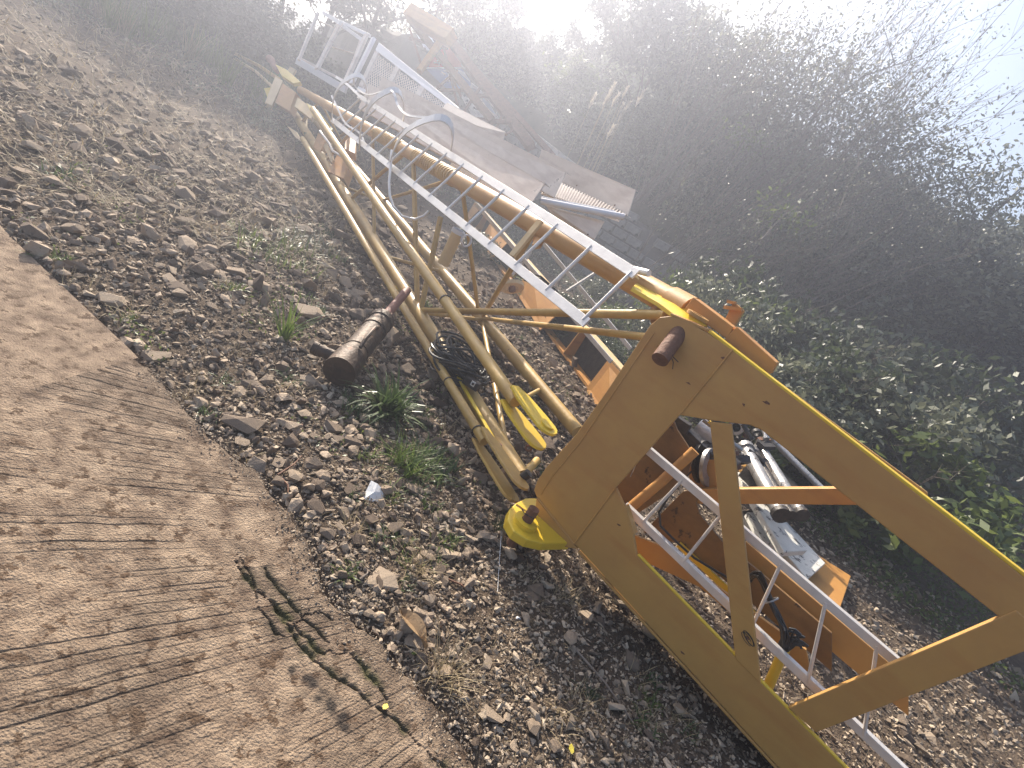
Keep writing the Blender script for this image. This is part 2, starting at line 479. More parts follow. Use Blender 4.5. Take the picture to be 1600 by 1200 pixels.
    for pts, wd, ms in cr_:
        dmin = np.full(X.shape, 1e9)
        for a, b_ in zip(pts[:-1], pts[1:]):
            e = b_ - a
            t_ = np.clip(((X - a[0]) * e[0] + (Y - a[1]) * e[1]) / (e @ e), 0, 1)
            dmin = np.minimum(dmin, np.hypot(X - a[0] - e[0] * t_, Y - a[1] - e[1] * t_))
        w_ = 0.52 * wd * np.clip(0.75 + 1.3 * N1 + 1.0 * N2, 0.12, 2.2)
        c = np.exp(-(dmin / w_) ** 2)
        Zh -= 0.011 * c
        band = np.maximum(band, np.exp(-(dmin / 0.035) ** 2))
        dirt = np.maximum(dirt, c)
        moss = np.maximum(moss, ms * np.exp(-(dmin / (w_ * 2.2)) ** 2) * np.clip(0.35 + 1.8 * N1 + 0.7 * N2, 0, 1))
    dirt = np.maximum(dirt, 0.85 * band * np.clip(0.45 + 1.6 * N1 + 1.4 * N2, 0, 1))
    dirt = np.maximum(dirt, 0.7 * np.clip(1 - dist / 0.16, 0, 1) * np.clip(0.55 + 1.6 * N1 + N2, 0, 1))
    moss *= 0.6
    Zh -= 0.006 * band * np.clip(N1 + 1.4 * N2, 0, 1)
    Zh -= 0.03 * np.clip(1 - dist / 0.03, 0, 1) ** 2
    soot = np.zeros(X.shape)
    sp_ = [gnd(x, y) for x, y in [(455, 1050), (480, 1070), (500, 1092), (515, 1105), (530, 1125), (536, 1138)]]
    for p, r_ in zip(sp_, (0.016, 0.03, 0.022, 0.028, 0.022, 0.016)):
        soot = np.maximum(soot, np.exp(-(np.hypot((X - p.x), (Y - p.y)) / r_) ** 2) * np.clip(0.75 + 1.2 * N2 + 0.8 * N1, 0, 1) * 1.5)
    ok = (dist > 0)
    vid = np.arange(X.size).reshape(X.shape)
    f_ok = ok[:-1, :-1] & ok[1:, :-1] & ok[:-1, 1:] & ok[1:, 1:]
    F = np.stack([vid[:-1, :-1], vid[:-1, 1:], vid[1:, 1:], vid[1:, :-1]], -1)[f_ok]
    V = np.stack([X, Y, Zh], -1).reshape(-1, 3)
    used, inv = np.unique(F, return_inverse=True)
    V2 = V[used]; F2 = inv.reshape(F.shape)
    # skirt down to the soil
    from collections import Counter
    ed = Counter()
    fr_ = F2
    for k_ in range(4):
        for a, b_ in zip(fr_[:, k_], fr_[:, (k_ + 1) % 4]):
            ed[(int(a), int(b_))] += 1
    bd = [e for e in ed if (e[1], e[0]) not in ed]
    base = len(V2)
    lowmap = {}
    lv = []
    for e in bd:
        for q in e:
            if q not in lowmap:
                lowmap[q] = base + len(lv)
                lv.append((V2[q][0], V2[q][1], -0.16))
    sk = np.array([(e[1], e[0], lowmap[e[0]], lowmap[e[1]]) for e in bd])
    V3 = np.vstack([V2, np.array(lv)]); F3 = np.vstack([F2, sk])
    me = npmesh('road', V3, F3, CONC, False)
    ca = me.color_attributes.new('dirt', 'FLOAT_COLOR', 'POINT')
    colr = np.zeros((len(V3), 4), dtype=np.float32); colr[:, 3] = 1
    colr[:base, 0] = np.clip(dirt, 0, 1).ravel()[used]; colr[:base, 1] = np.clip(moss, 0, 0.9).ravel()[used]; colr[:base, 2] = np.clip(soot, 0, 0.85).ravel()[used]
    colr[base:, 0] = 0.8
    ca.data.foreach_set('color', colr.ravel())
    link('road', me, kind='structure')
    # the rest of the slab, away from the camera's foot and to the left
    mb = MB()
    pts = [p for p in ROAD_E if p.x < -1.6]
    xe = -1.603
    ye = [a.lerp(b_, (xe - a.x) / (b_.x - a.x)).y for a, b_ in zip(ROAD_E[:-1], ROAD_E[1:]) if (a.x - xe) * (b_.x - xe) <= 0][0]
    poly = [Vector((p.x, p.y, 0.006)) for p in pts] + [Vector((xe, ye, 0.006)), Vector((xe, -6, 0.006)), Vector((-9, -6, 0.006)), Vector((-9, pts[0].y, 0.006))]
    mb.plate(poly, (0, 0, -1), 0.15)
    obj('road', mb, CONC, kind='structure')
    mb = MB().plate([Vector((-1.60, 0.247, 0.004)), Vector((1.2, 0.247, 0.004)), Vector((1.6, -6, 0.004)), Vector((-1.60, -6, 0.004))], (0, 0, -1), 0.15)
    obj('road', mb, CONC, kind='structure')
build_road()

# ------------------------------------------------------------------ stones
import bmesh
def hull_mesh(npts, flat, material, name, seed):
    r_ = np.random.default_rng(seed)
    bm = bmesh.new()
    for _ in range(npts):
        p = r_.normal(size=3); p /= np.linalg.norm(p); p *= r_.uniform(0.82, 1.0)
        bm.verts.new((p[0], p[1] * r_.uniform(0.85, 1.0), p[2] * flat))
    res = bmesh.ops.convex_hull(bm, input=bm.verts)
    junk = [e for e in res['geom_interior'] if isinstance(e, bmesh.types.BMVert)]
    bmesh.ops.delete(bm, geom=junk, context='VERTS')
    bmesh.ops.triangulate(bm, faces=bm.faces)
    bmesh.ops.recalc_face_normals(bm, faces=bm.faces)
    me = bpy.data.meshes.new(name)
    bm.to_mesh(me); bm.free()
    me.materials.append(material)
    return me
def arr(me):
    V = np.zeros(len(me.vertices) * 3, dtype=np.float32); me.vertices.foreach_get('co', V)
    F = np.array([tuple(p.vertices) for p in me.polygons], dtype=np.int32)
    return V.reshape(-1, 3), F
TPL = [arr(hull_mesh(8 + i % 3, 0.55 + 0.05 * (i % 5), STONE, 'pebble_shape', 50 + i)) for i in range(16)]
def rotm(n):
    q = rng.normal(size=(n, 4)); q /= np.linalg.norm(q, axis=1)[:, None]
    w_, x, y, z = q.T
    return np.stack([1 - 2 * (y * y + z * z), 2 * (x * y - z * w_), 2 * (x * z + y * w_), 2 * (x * y + z * w_), 1 - 2 * (x * x + z * z), 2 * (y * z - x * w_),
                     2 * (x * z - y * w_), 2 * (y * z + x * w_), 1 - 2 * (x * x + y * y)], -1).reshape(n, 3, 3)
def scatter(name, P, S, material, label, tpl=TPL, cat='gravel'):
    Vs, Fs, off = [], [], 0
    which = rng.integers(0, len(tpl), len(P))
    for k in range(len(tpl)):
        sel = which == k
        n = sel.sum()
        if not n: continue
        V, F = tpl[k]
        a = rng.uniform(0, 2 * math.pi, n)
        tilt = rotm(n)
        Rz = np.zeros((n, 3, 3)); Rz[:, 0, 0] = np.cos(a); Rz[:, 0, 1] = -np.sin(a); Rz[:, 1, 0] = np.sin(a); Rz[:, 1, 1] = np.cos(a); Rz[:, 2, 2] = 1
        R = np.where(rng.random(n)[:, None, None] < 0.45, tilt, Rz)
        an = np.stack([rng.uniform(0.8, 1.35, n), rng.uniform(0.6, 1.0, n), rng.uniform(0.6, 1.0, n)], -1)
        W = (V[None] * an[:, None, :]) * S[sel][:, None, None]
        W = np.einsum('nij,nvj->nvi', R, W) + P[sel][:, None, :]
        Vs.append(W.reshape(-1, 3))
        Fs.append((F[None] + (np.arange(n) * len(V))[:, None, None] + off).reshape(-1, 3))
        off += n * len(V)
    me = npmesh(name, np.vstack(Vs), np.vstack(Fs), material)
    return link(name, me, label=label, cat=cat, kind='stuff')
def ground_points(n, r0, r1, a0, a1, pw=0.0, wallside=True, edge=0.0):
    r = np.exp(rng.uniform(math.log(r0), math.log(r1), int(n * 1.6)))
    a = rng.uniform(rad(a0), rad(a1), len(r))
    x, y = r * np.sin(a), r * np.cos(a)
    P, R = [], []
    for i in range(len(r)):
        if len(P) >= n: break
        s = (x[i] - WO.x) * WN.x + (y[i] - WO.y) * WN.y
        if wallside and s > -0.4: continue
        if r[i] < 6 and road_d(x[i], y[i]) > edge - abs(rng.normal()) * 0.01: continue
        P.append((x[i], y[i], hgt(x[i], y[i]))); R.append(r[i])
    return np.array(P), np.array(R)
P, R = ground_points(78000, 0.75, 7.0, -75, 62)
S = (0.0036 + 0.0020 * R) * np.exp(rng.normal(0, 0.5, len(R)))
P[:, 2] += S * 0.25
scatter('gravel', P, S, STONE, 'fine crushed gravel covering the ground', cat='gravel')
P, R = ground_points(7000, 6.5, 22, -75, 40)
S = (0.007 + 0.0026 * R) * np.exp(rng.normal(0, 0.4, len(R)))
P[:, 2] += S * 0.2
scatter('gravel', P, S, STONE, 'coarser gravel on the far slope beyond the crane', cat='gravel')
# medium rubble, thicker left of the crane
P, R = ground_points(5200, 0.9, 9.0, -75, 12)
S = (0.006 + 0.0050 * R) * np.exp(rng.normal(0, 0.45, len(R)))
P[:, 2] += S * 0.35
BT = [arr(hull_mesh(13 + i % 5, 0.6 + 0.05 * (i % 4), ROCK, 'rubble_shape', 90 + i)) for i in range(14)]
scatter('rubble', P, S, ROCK, 'angular rubble strewn between road and crane', tpl=BT, cat='rubble')
Q, QR = [], []
while len(Q) < 1500:
    x, y = random.uniform(-1.5, 0.9), random.uniform(0.5, 2.4)
    d = road_d(x, y)
    if 0 < d < abs(random.gauss(0, 0.06)): Q.append((x, y, 0.012)); QR.append(random.uniform(0.0025, 0.008))
scatter('gravel', np.array(Q), np.array(QR), STONE, 'grit and small stones spilled over the broken edge of the road', cat='gravel')
rockm = [hull_mesh(14 + i % 6, 0.55 + 0.06 * (i % 5), ROCK, 'rock', 200 + i) for i in range(10)]
def rock(x, y, size, label, flat=0.7, rz=None, m=None, group=None, sx=1.0, tilt=0.3, material=None):
    p = gnd(x, y)
    me = m or random.choice(rockm)
    o = link('rock', me, (p.x, p.y, hgt(p.x, p.y) + size * flat * 0.38), (random.uniform(-tilt, tilt), random.uniform(-tilt, tilt), rz if rz is not None else random.uniform(0, 6.3)),
             (size * sx, size, size * flat), label=label, cat='rock', group=group)
    return o
rock(382, 668, 0.090, 'large flat-topped grey-brown rock beside the concrete road edge, far left', 0.6, 0.3, sx=1.35, tilt=0.1)
rock(452, 696, 0.055, 'square tan rock with a pale slanted top near the road corner', 0.95, 0.7)
rock(518, 672, 0.062, 'broad tan wedge rock with a flat pale top above the square tan rock', 0.8, 1.0, sx=1.2)
rock(553, 665, 0.040, 'smaller rounded tan rock just right of the broad wedge rock', 0.9)
rock(523, 690, 0.042, 'slanted dark grey brick-shaped rock below the broad wedge rock', 0.7)
rock(562, 622, 0.060, 'blocky pale rock touching the left side of the leafy rosette weed', 0.9)
rock(646, 674, 0.048, 'upright tan rock right of the leafy rosette weed', 0.9)
rock(745, 745, 0.060, 'dark flat slate-like rock left of the rod clevis', 0.5, 0.3, sx=1.3)
rock(735, 668, 0.085, 'large dark brown rubble block beside the leftmost tie rod', 0.8, 0.4, sx=1.2)
rock(592, 912, 0.070, 'largest pale cracked boulder flat in the gravel next to the road', 0.45, 0.2, sx=1.3, tilt=0.08)
rock(557, 852, 0.036, 'lone rounded buff rock between road edge and white paper', 0.85)
rock(593, 796, 0.030, 'small brown cube-like rock just below the white paper', 0.9)
rock(617, 852, 0.020, 'small pinkish stone right of the lone buff rock', 0.9)
rock(593, 968, 0.028, 'dark grey wet-looking rock below the largest pale boulder', 0.8)
rock(658, 968, 0.036, 'striped grey rock under the curled dead leaf', 0.7)
rock(412, 352, 0.135, 'big weathered grey block with a pale stick across it, upper left', 0.8, 0.5, sx=1.2)
rock(480, 492, 0.110, 'broad grey-brown boulder uphill of the rusty jack', 0.7, 0.9, sx=1.2)
rock(556, 492, 0.100, 'angular pale-faced boulder left of the jack rod', 0.9, 0.2)
rock(605, 528, 0.11, 'rounded dark boulder against the jack barrel on its right', 0.9)
rock(540, 466, 0.055, 'pink-topped stone between the pale stones above the jack', 0.8)
rock(542, 378, 0.075, 'pale oval stone uphill near the leftmost tie rod', 0.7)
rock(784, 1132, 0.022, 'two-tone pale stone at the bottom edge of the gravel', 0.8)
rock(823, 1118, 0.030, 'flat pinkish stone standing on edge near the shadow border', 0.9)
rock(826, 940, 0.042, 'grey flaky slab lying in the shade of the yellow frame', 0.4, 0.9, sx=1.3)
rock(1030, 1072, 0.022, 'white-edged stone in the shade beside the bottom beam', 0.8)
rock(1010, 1150, 0.03, 'long brown stone in the shade at the very bottom', 0.6, sx=1.4)
rock(738, 615, 0.07, 'pinkish rock under the small dark box and cable coil', 0.8)
ZONES = {}
n = 0
while n < 240:
    x, y = random.uniform(-60, 1090), random.uniform(190, 1190)
    u_ = (x - 800) * 0.5 + (600 - y) * 0.866
    if u_ > 150: continue
    p = gnd(x, y)
    if road_d(p.x, p.y) > -0.03 or p.length > 12: continue
    if x > 700 and random.random() < 0.75: continue
    R_ = p.length
    sz = (0.013 + 0.0085 * R_) * random.uniform(0.75, 1.75)
    if x > 700: zn = ('loose angular stone near the foot of the yellow crane', 'stones near the foot of the crane')
    elif y > 800: zn = ('loose angular stone in the strip between the lower road edge and the crane', 'stones beside the lower road edge')
    elif y > 560: zn = ('loose angular stone in the rubble between the weeds and the road corner', 'stones around the weeds')
    elif y > 380: zn = ('loose angular stone on the slope around and left of the rusty jack', 'stones around the jack')
    else: zn = ('loose angular stone high on the far slope at the upper left', 'stones on the far slope')
    rock(x, y, sz, zn[0], random.uniform(0.55, 0.95), group=zn[1], sx=random.uniform(0.9, 1.4))
    n += 1

# ------------------------------------------------------------------ the yellow end frame
def toimg(P):
    v = Vector(P) - Cp; z_ = v.dot(FW)
    return 800 + v.dot(cr) / z_ * FPX, 600 - v.dot(cu) / z_ * FPX
A0 = gnd(850, 850, 0.1); A1 = gnd(1195, 1176, 0.1)
FD = (A1 - A0); FD.z = 0; FD.normalize()
FN = Vector((-FD.y, FD.x, 0))                     # horizontal, away from the camera
if FN.y < 0: FN = -FN
def fp(x, y, off=0.0): return onp(x, y, A0 + FN * off, FN)
def fpoly(px, off=0.0): return [fp(x, y, off) for x, y in px]
def clampx(p, sx):                                 # a point on the frame further along its line
    return p
frame = thing('crane_section', (A0.x, A0.y, 0), 'big ochre yellow crane base of flat steel plates with a ladder inside it', 'crane base')
T = 0.022
def ext(p, q, s):                                  # continue the line p -> q by s metres
    return q + (q - p).normalized() * s
up_px = [(838, 776), (834, 766), (840, 750), (852, 732), (875, 706), (900, 679), (950, 608), (1003, 527), (1016, 508), (1030, 496), (1046, 494), (1070, 500), (1105, 520), (1145, 546), (1062, 648), (962, 762), (897, 850)]
obj('upright_plate', MB().plate(fpoly(up_px), FN, T), YEL, frame, bevel=0.004)
ci0, ci1 = fp(1190, 672), fp(1232, 705)
co0, co1 = fp(1145, 546), fp(1232, 614)
topb = [co0 + FD * 0.002, ext(co0, co1, 1.5), ext(ci0, ci1, 1.42), ci0, fp(1172, 664), fp(1112, 657), fp(1062, 648) + FD * 0.002]
obj('top_beam', MB().plate(topb, FN, T), YEL, frame, bevel=0.004)
bo0, bo1 = fp(905, 858), fp(1195, 1176)
bi0, bi1 = fp(995, 868), fp(1190, 1068)
botb = [fp(897, 850) + FD * 0.002, fp(962, 762) + FD * 0.002, fp(975, 790), fp(990, 838), bi0, fp(1150, 1028), bi1, ext(bi0, bi1, 1.15), ext(bo0, bo1, 1.0), bo0]
obj('bottom_beam', MB().plate(botb, FN, T), YEL, frame, bevel=0.004)
br_px = [(1109, 659), (1143, 663), (1189, 1070), (1149, 1030)]
obj('brace', MB().plate(fpoly(br_px, -0.004), FN, T), YEL, frame, bevel=0.004)
# the next brace along, leaning the other way, and the closing post
b2 = [bi1 + FD * 0.12 + Z * 0.0, bi1 + FD * 0.24, ci1 + FD * 0.95 + Z * -0.02, ci1 + FD * 0.83 + Z * -0.01]
b2 = [Vector((p.x, p.y, p.z)) - FN * 0.004 for p in b2]
obj('brace', MB().plate(b2, FN, T), YEL, frame, bevel=0.004)
# raised weld seams
for a, b in [((1145, 546), (1062, 648)), ((962, 762), (897, 850)), ((897, 850), (840, 778))]:
    obj('weld_seam', MB().tube([fp(*a, -0.001), fp(*b, -0.001)], 0.0045, 6), YEL, frame)
obj('weld_seam', MB().tube([fp(1022, 520, -0.001), fp(965, 604, -0.001), fp(905, 693, -0.001), fp(862, 745, -0.001), fp(845, 772, -0.001)], 0.004, 6), YEL, frame)
# flanges folded back from the plates' edges
def flange(pxa, pxb, wd, m=YEL, name='flange', lift=0.003, th=0.012):
    a, b = (p if isinstance(p, Vector) else fp(*p) for p in (pxa, pxb))
    u_ = (b - a).normalized().cross(FN); 
    if u_.z < 0: u_ = -u_
    a, b = a + u_ * lift, b + u_ * lift
    return obj(name, MB().plate([a, b, b + FN * wd, a + FN * wd], u_, th), m, frame, bevel=0.003)
flange((1105, 520), ext(co0, co1, 1.5), 0.06, YBRI)
flange((1046, 494), (1104, 519), 0.10, YEL)
flange(bi0, (1149, 1027), 0.02, YBRI, lift=0.001, th=0.008)
flange(fp(1151, 1029), ext(bi0, bi1, 1.15), 0.02, YBRI, lift=0.001, th=0.008)
flange((905, 860), ext(bo0, bo1, 1.0), 0.34, YEL, lift=-0.015)  # widened behind the beam, out of sight, to block sun and fill its ground shadow
flange((975, 791), (989, 836), 0.05, YEL, lift=0.0, th=0.008)
# inner leaf of the upright seen through the opening
obj('inner_panel', MB().plate(fpoly([(935, 770), (1048, 645), (1058, 672), (1070, 690), (1084, 712), (1074, 742), (1050, 768), (1000, 800), (985, 820)], 0.34), FN, 0.02), SHADEBR, frame, bevel=0.003)
obj('inner_panel', MB().plate(fpoly([(1005, 832), (1045, 790), (1068, 767), (1096, 768), (1088, 786), (1093, 803), (1132, 850), (1180, 888), (1300, 990), (1300, 1050), (1130, 905), (1060, 850)], 0.42), FN, 0.02), SHADEBR, frame, bevel=0.003)
obj('gusset', MB().plate(fpoly([(1072, 720), (1130, 716), (1150, 764), (1090, 765), (1078, 752)], 0.50), FN, 0.02), ORG, frame, bevel=0.003)
# far side beams
obj('far_beam', MB().plate([fp(990, 836, 0.24), fp(1028, 851, 0.24), fp(1260, 1016, 0.24), fp(1270, 1066, 0.24), fp(1092, 917, 0.24), fp(994, 872, 0.24)], FN, 0.02), YEL, frame, bevel=0.003)
obj('far_beam', MB().box(fp(1085, 774, 0.46), fp(1420, 774, 0.46), 0.05, 0.075), ORG, frame, bevel=0.004)
obj('far_beam', MB().plate([fp(1165, 846, 0.50), fp(1420, 1062, 0.50), fp(1420, 1120, 0.50), fp(1165, 905, 0.50)], FN, 0.02), YEL, frame, bevel=0.003)
obj('far_beam', MB().plate([fp(1060, 480, 0.45), fp(1450, 770, 0.45), fp(1450, 840, 0.45), fp(1140, 600, 0.45), fp(1060, 560, 0.45)], FN, 0.02), YEL, frame, bevel=0.003)
obj('tube_brace', MB().tube([fp(982, 796, 0.22), fp(1034, 752, 0.26), fp(1086, 704, 0.30)], 0.026, 12), ORG, frame, smooth=True)
obj('tube_brace', MB().tube([fp(1232, 1000, 0.20), fp(1196, 1082, 0.14)], 0.022, 12), YBRI, frame, smooth=True)
obj('thin_rod', MB().tube([fp(1013, 682, 0.30), fp(985, 745, 0.30)], 0.003, 5), CHR, frame)
obj('tie_strut', MB().box(fp(1060, 850, 0.41), fp(1240, 1018, 0.38), 0.015, 0.03), YBRI, frame)
# ladder inside the frame
inl = thing('ladder', fp(1100, 860, 0.1), 'short grey steel ladder fixed inside the yellow base frame', 'ladder')
ra = [fp(1007, 700, 0.10), fp(1420, 1052, 0.10)]; rb = [fp(975, 791, 0.10), fp(1420, 1215, 0.10)]
for (a, b) in (ra, rb):
    o_ = MB().box(a, b, 0.035, 0.008, FN); o_.box(a + FN * 0.012 + Z * 0.014, b + FN * 0.012 + Z * 0.014, 0.008, 0.03, FN)
    obj('rail', o_, GALV, inl, bevel=0.001)
for (x0, y0, x1, y1) in [(1066, 755, 1003, 818), (1128, 828, 1067, 882), (1220, 888, 1174, 940), (1290, 948, 1262, 1064), (1370, 1018, 1350, 1148)]:
    def onl(a, b, x):
        t0, t1 = 0.0, 1.0
        for _ in range(30):
            tm = (t0 + t1) / 2
            if toimg(a.lerp(b, tm))[0] < x: t0 = tm
            else: t1 = tm
        return a.lerp(b, t0)
    obj('rung', MB().tube([onl(*ra, x0), onl(*rb, x1)], 0.0075, 8), GALV, inl, smooth=True)
# lug with its pins at the near lower corner
lug = [gnd(x, y, 0.20) for x, y in [(793, 812), (796, 796), (806, 786), (822, 778), (838, 778), (856, 800), (895, 848), (850, 849), (824, 843), (803, 830)]]
obj('lug_plate', MB().plate(lug, (0, 0, -1), 0.05), YBRI, frame, bevel=0.006)
obj('lug_web', MB().plate(fpoly([(838, 779), (896, 851), (903, 858), (868, 853), (846, 825), (836, 796)], -0.003), FN, 0.02), YEL, frame, bevel=0.003)
obj('lug_web', MB().plate([gnd(806, 790, 0.2), gnd(838, 812, 0.2), gnd(838, 812, 0.08), gnd(806, 790, 0.08)], (0, 1, 0), 0.02), YEL, frame)
pc = gnd(820, 818, 0.20)
bz = obj('boss', MB().ring(pc + Z * 0.012, Z, 0.028, 0.062, 0.024, 28), YBRI, frame, smooth=True)
pin = obj('pin', MB().tube([pc - Z * 0.14, pc + Z * 0.09, pc + Z * 0.097], 0.027, 18), RUST, frame, smooth=True)
obj('pin', MB().tube([gnd(806, 838, 0.05), gnd(790, 858, -0.01)], 0.027, 18), RUST, frame, smooth=True)
obj('split_pin', MB().tube([pc + Vector((-0.05, 0, 0.06)), pc + Vector((-0.03, -0.02, 0.06)), pc + Vector((0.02, -0.03, 0.065))], 0.003, 5), DARK, pin if False else frame)
# the big round pin near the top of the upright
q0, q1 = fp(1067, 512, 0.05), fp(1031, 562, -0.11)
obj('pin', MB().tube([q0, q0.lerp(q1, 0.96), q1], 0.037, 20), RUST, frame, smooth=True)
obj('pin_eye', MB().ring(fp(1027, 541, -0.01), FN, 0.006, 0.010, 0.006, 14), YEL, frame)
obj('wire_clip', MB().tube([fp(1048, 556, -0.02), fp(1052, 566, -0.03), fp(1051, 577, -0.03)], 0.002, 4).tube([fp(1050, 556, -0.02), fp(1060, 566, -0.03)], 0.002, 4), DARK, frame)
# hinge plates standing behind the top corner
for px, of, th in [([(1070, 482), (1083, 464), (1146, 511), (1136, 530), (1094, 500)], 0.12, 0.14), ([(1131, 531), (1151, 510), (1214, 567), (1203, 585), (1160, 556)], 0.12, 0.12)]:
    obj('hinge_box', MB().plate(fpoly(px, of), FN, th), ORG, frame, bevel=0.004)
obj('small_bracket', MB().plate(fpoly([(1131, 502), (1146, 471), (1162, 485), (1146, 512)], 0.30), FN, 0.05), ORG, frame, bevel=0.004)
obj('small_bracket', MB().box(fp(1132, 480, 0.30), fp(1160, 484, 0.30), 0.05, 0.015).box(fp(1137, 471, 0.30), fp(1150, 474, 0.30), 0.05, 0.012), ORG, frame)
obj('collar', MB().ring(fp(1090, 494, 0.04), Z, 0.03, 0.05, 0.015, 20), YEL, frame, smooth=True)
# scuffs: small torn paint chips
for (x, y, a) in [(1076, 599, 0.3), (967, 820, 0), (1167, 997, 0.4), (1066, 1020, 0), (1162, 632, 0), (1197, 629, 0.5), (1130, 560, 0)]:
    c_ = fp(x, y, -0.0015 if x not in (1167,) else -0.0055); pts = []
    for k in range(7):
        q = k / 7 * 6.28; rr = random.uniform(0.004, 0.013)
        pts.append(c_ + FD * rr * math.cos(q) * (1 + a) + Z * rr * math.sin(q) * 0.6)
    obj('paint_chip', MB().plate(pts, -FN, 0.001), RUST, frame)
sc_ = MB()
for k in range(6):
    c_ = fp(1168 + random.uniform(-3, 3), 998 + random.uniform(-2, 2), -0.0065)
    sc_.tube([c_ + FD * 0.03 * math.cos(q) + Z * (0.012 * math.sin(q) - 0.010 * math.cos(q)) for q in [i * 0.6 + k for i in range(9)]], 0.0011, 4)
obj('scribble_mark', sc_, BLK, frame)

# ------------------------------------------------------------------ lattice jib lying on the gravel
def chordpt(line, x, y=None):
    best = None
    for i in range(401):
        p = line[0].lerp(line[1], i / 400 * 1.0)
        q = toimg(p)
        d = (q[0] - x) ** 2 + ((q[1] - y) ** 2 if y is not None else 0)
        if best is None or d < best[0]: best = (d, p)
    return best[1]
Lc = (gnd(815, 745, 0.10), gnd(437, 140, 0.35))
Rc = (gnd(903, 675, 0.12), gnd(440, 127, 0.40))
t0_, t1_ = 2.50, 7.95
Uc_far = dep(535, 178, t1_)
Uc = (dep(1078, 490, t0_), Uc_far + (Uc_far - dep(1078, 490, t0_)) * 0.52)
jib = thing('crane_jib', (Lc[0].x, Lc[0].y, 0), 'long yellow triangular lattice crane jib lying on the gravel, running away to the upper left', 'crane jib')
obj('lower_chord', MB().tube([Lc[0], Lc[0].lerp(Lc[1], 0.3), Lc[1]], 0.054, 18, 0.078), YPIPE, jib, smooth=True)
obj('lower_chord', MB().tube([Rc[0], Rc[0].lerp(Rc[1], 0.3), Rc[1]], 0.056, 18, 0.076), YPIPE, jib, smooth=True)
obj('upper_chord', MB().tube([Uc[0], Uc[0].lerp(Uc[1], 0.3), Uc[1]], 0.068, 22, 0.070), YEL, jib, smooth=True)
Uend = ext(Uc[1], Uc[0], 0)
def U(x): return chordpt(Uc, x)
def Lp(x): return chordpt(Lc, x)
def Rp(x): return chordpt(Rc, x)
def lace(a, b, r=0.021, name='lacing_tube', mt=YPIPE): return obj(name, MB().tube([a, b], r, 12), mt, jib, smooth=True)
Ln = Lp(655)
lace(Ln + Z * 0.02, fp(1040, 492, 0.12), 0.024)
lace(Rp(752), fp(1012, 527, 0.10), 0.020)
lace(Ln, Rp(757) + Z * 0.02, 0.018)
lace(U(646), Lp(653), 0.024)
lace(U(716) - Z * 0.35, Lp(656), 0.024)
lace(U(722), Rp(748), 0.020)
lace(U(838), Rp(752), 0.022)
lace(Lp(600), Rp(690), 0.020)
lace(U(636), Lp(545), 0.022)
lace(Rp(597), U(712), 0.020)
lace(Lp(585), U(582), 0.02)
lace(Lp(530), Rp(600), 0.02)
lace(Rp(752), Lp(790) + Z * 0.02, 0.020)
lace(Rp(845), Rp(845) - FN * 0.0 + (Lp(760) - Rp(845)) * 0.30, 0.018)
lace(U(560), Lp(508), 0.022); lace(U(560), Rp(520), 0.022)
lace(U(500), Lp(470), 0.024); lace(U(500), Rp(560), 0.02)
lace(Lp(478), Rp(480), 0.022); lace(Rp(520), Lp(508), 0.022)
lace(U(836), Rp(905) + Z*0.1, 0.018) if False else None
lace(Lp(828), Lp(812) + (Rp(905) - Lp(812)) * 0.25, 0.026)
obj('sleeve', MB().tube([Lp(642), Lp(668)], 0.060, 18), YPIPE, jib, smooth=True)
obj('coupling', MB().tube([Uc[0].lerp(Uc[1], 0.0), Uc[0].lerp(Uc[1], 0.012)], 0.08, 18), YEL, jib, smooth=True)
# flared gusset where the top chord meets the frame
gp = [dep(988, 449, 2.60), dep(1000, 436, 2.80), dep(1045, 458, 2.64), dep(1085, 478, 2.50), dep(1112, 503, 2.40), dep(1100, 512, 2.32), dep(1066, 500, 2.34), dep(1028, 472, 2.46)]
obj('gusset', MB().plate(gp, (0, 0, -1), 0.02), YBRI, jib, bevel=0.003)
gp = [dep(1028, 468, 2.60), dep(1068, 498, 2.44), dep(1052, 512, 2.46), dep(1020, 512, 2.5), dep(1010, 490, 2.62)]
obj('gusset', MB().plate(gp, FN, 0.015), YEL, jib, bevel=0.003)
# ribbed grips on the top chord
ug = Uc[0].lerp(Uc[1], 0.40)
uax = (Uc[1] - Uc[0]).normalized()
for k in range(46):
    c_ = U(705) + uax * (k * 0.055 - 0.05)
    if 18 < k < 27: continue
    obj('clamp_ring', MB().ring(c_, uax, 0.069, 0.0775, 0.024, 20), YPIPE, jib)
# lugs and brackets in the far half
def slab(px, ts, th, m, nm='bracket', par=None, lab=None):
    pts = [dep(x, y, t) for (x, y), t in zip(px, ts if isinstance(ts, (list, tuple)) else [ts] * len(px))]
    n_ = (pts[1] - pts[0]).cross(pts[2] - pts[0]).normalized()
    if n_.dot(FW) < 0: n_ = -n_
    return obj(nm, MB().plate(pts, n_, th), m, par or jib, bevel=0.004, label=lab)
slab([(430, 119), (442, 126), (425, 165), (414, 160)], [11.2, 11.2, 10.6, 10.6], 0.10, TAN)
slab([(442, 130), (462, 144), (452, 174), (430, 160)], [11.0, 10.5, 10.2, 10.6], 0.15, ORG)
slab([(541, 214), (556, 216), (555, 240), (538, 232)], [8.0, 8.0, 7.7, 7.7], 0.12, ORG)
slab([(527, 241), (546, 254), (537, 279), (512, 268)], [8.0, 7.7, 7.4, 7.7], 0.15, ORG)
slab([(497, 207), (510, 215), (500, 238), (489, 230)], [9.0, 8.8, 8.5, 8.8], 0.12, ORG)
slab([(465, 152), (492, 172), (486, 186), (460, 166)], [9.6, 9.0, 8.8, 9.4], 0.06, TAN)
slab([(478, 160), (497, 172), (520, 202), (512, 205), (488, 180)], [9.0, 8.8, 8.4, 8.3, 8.7], 0.04, YBRI)
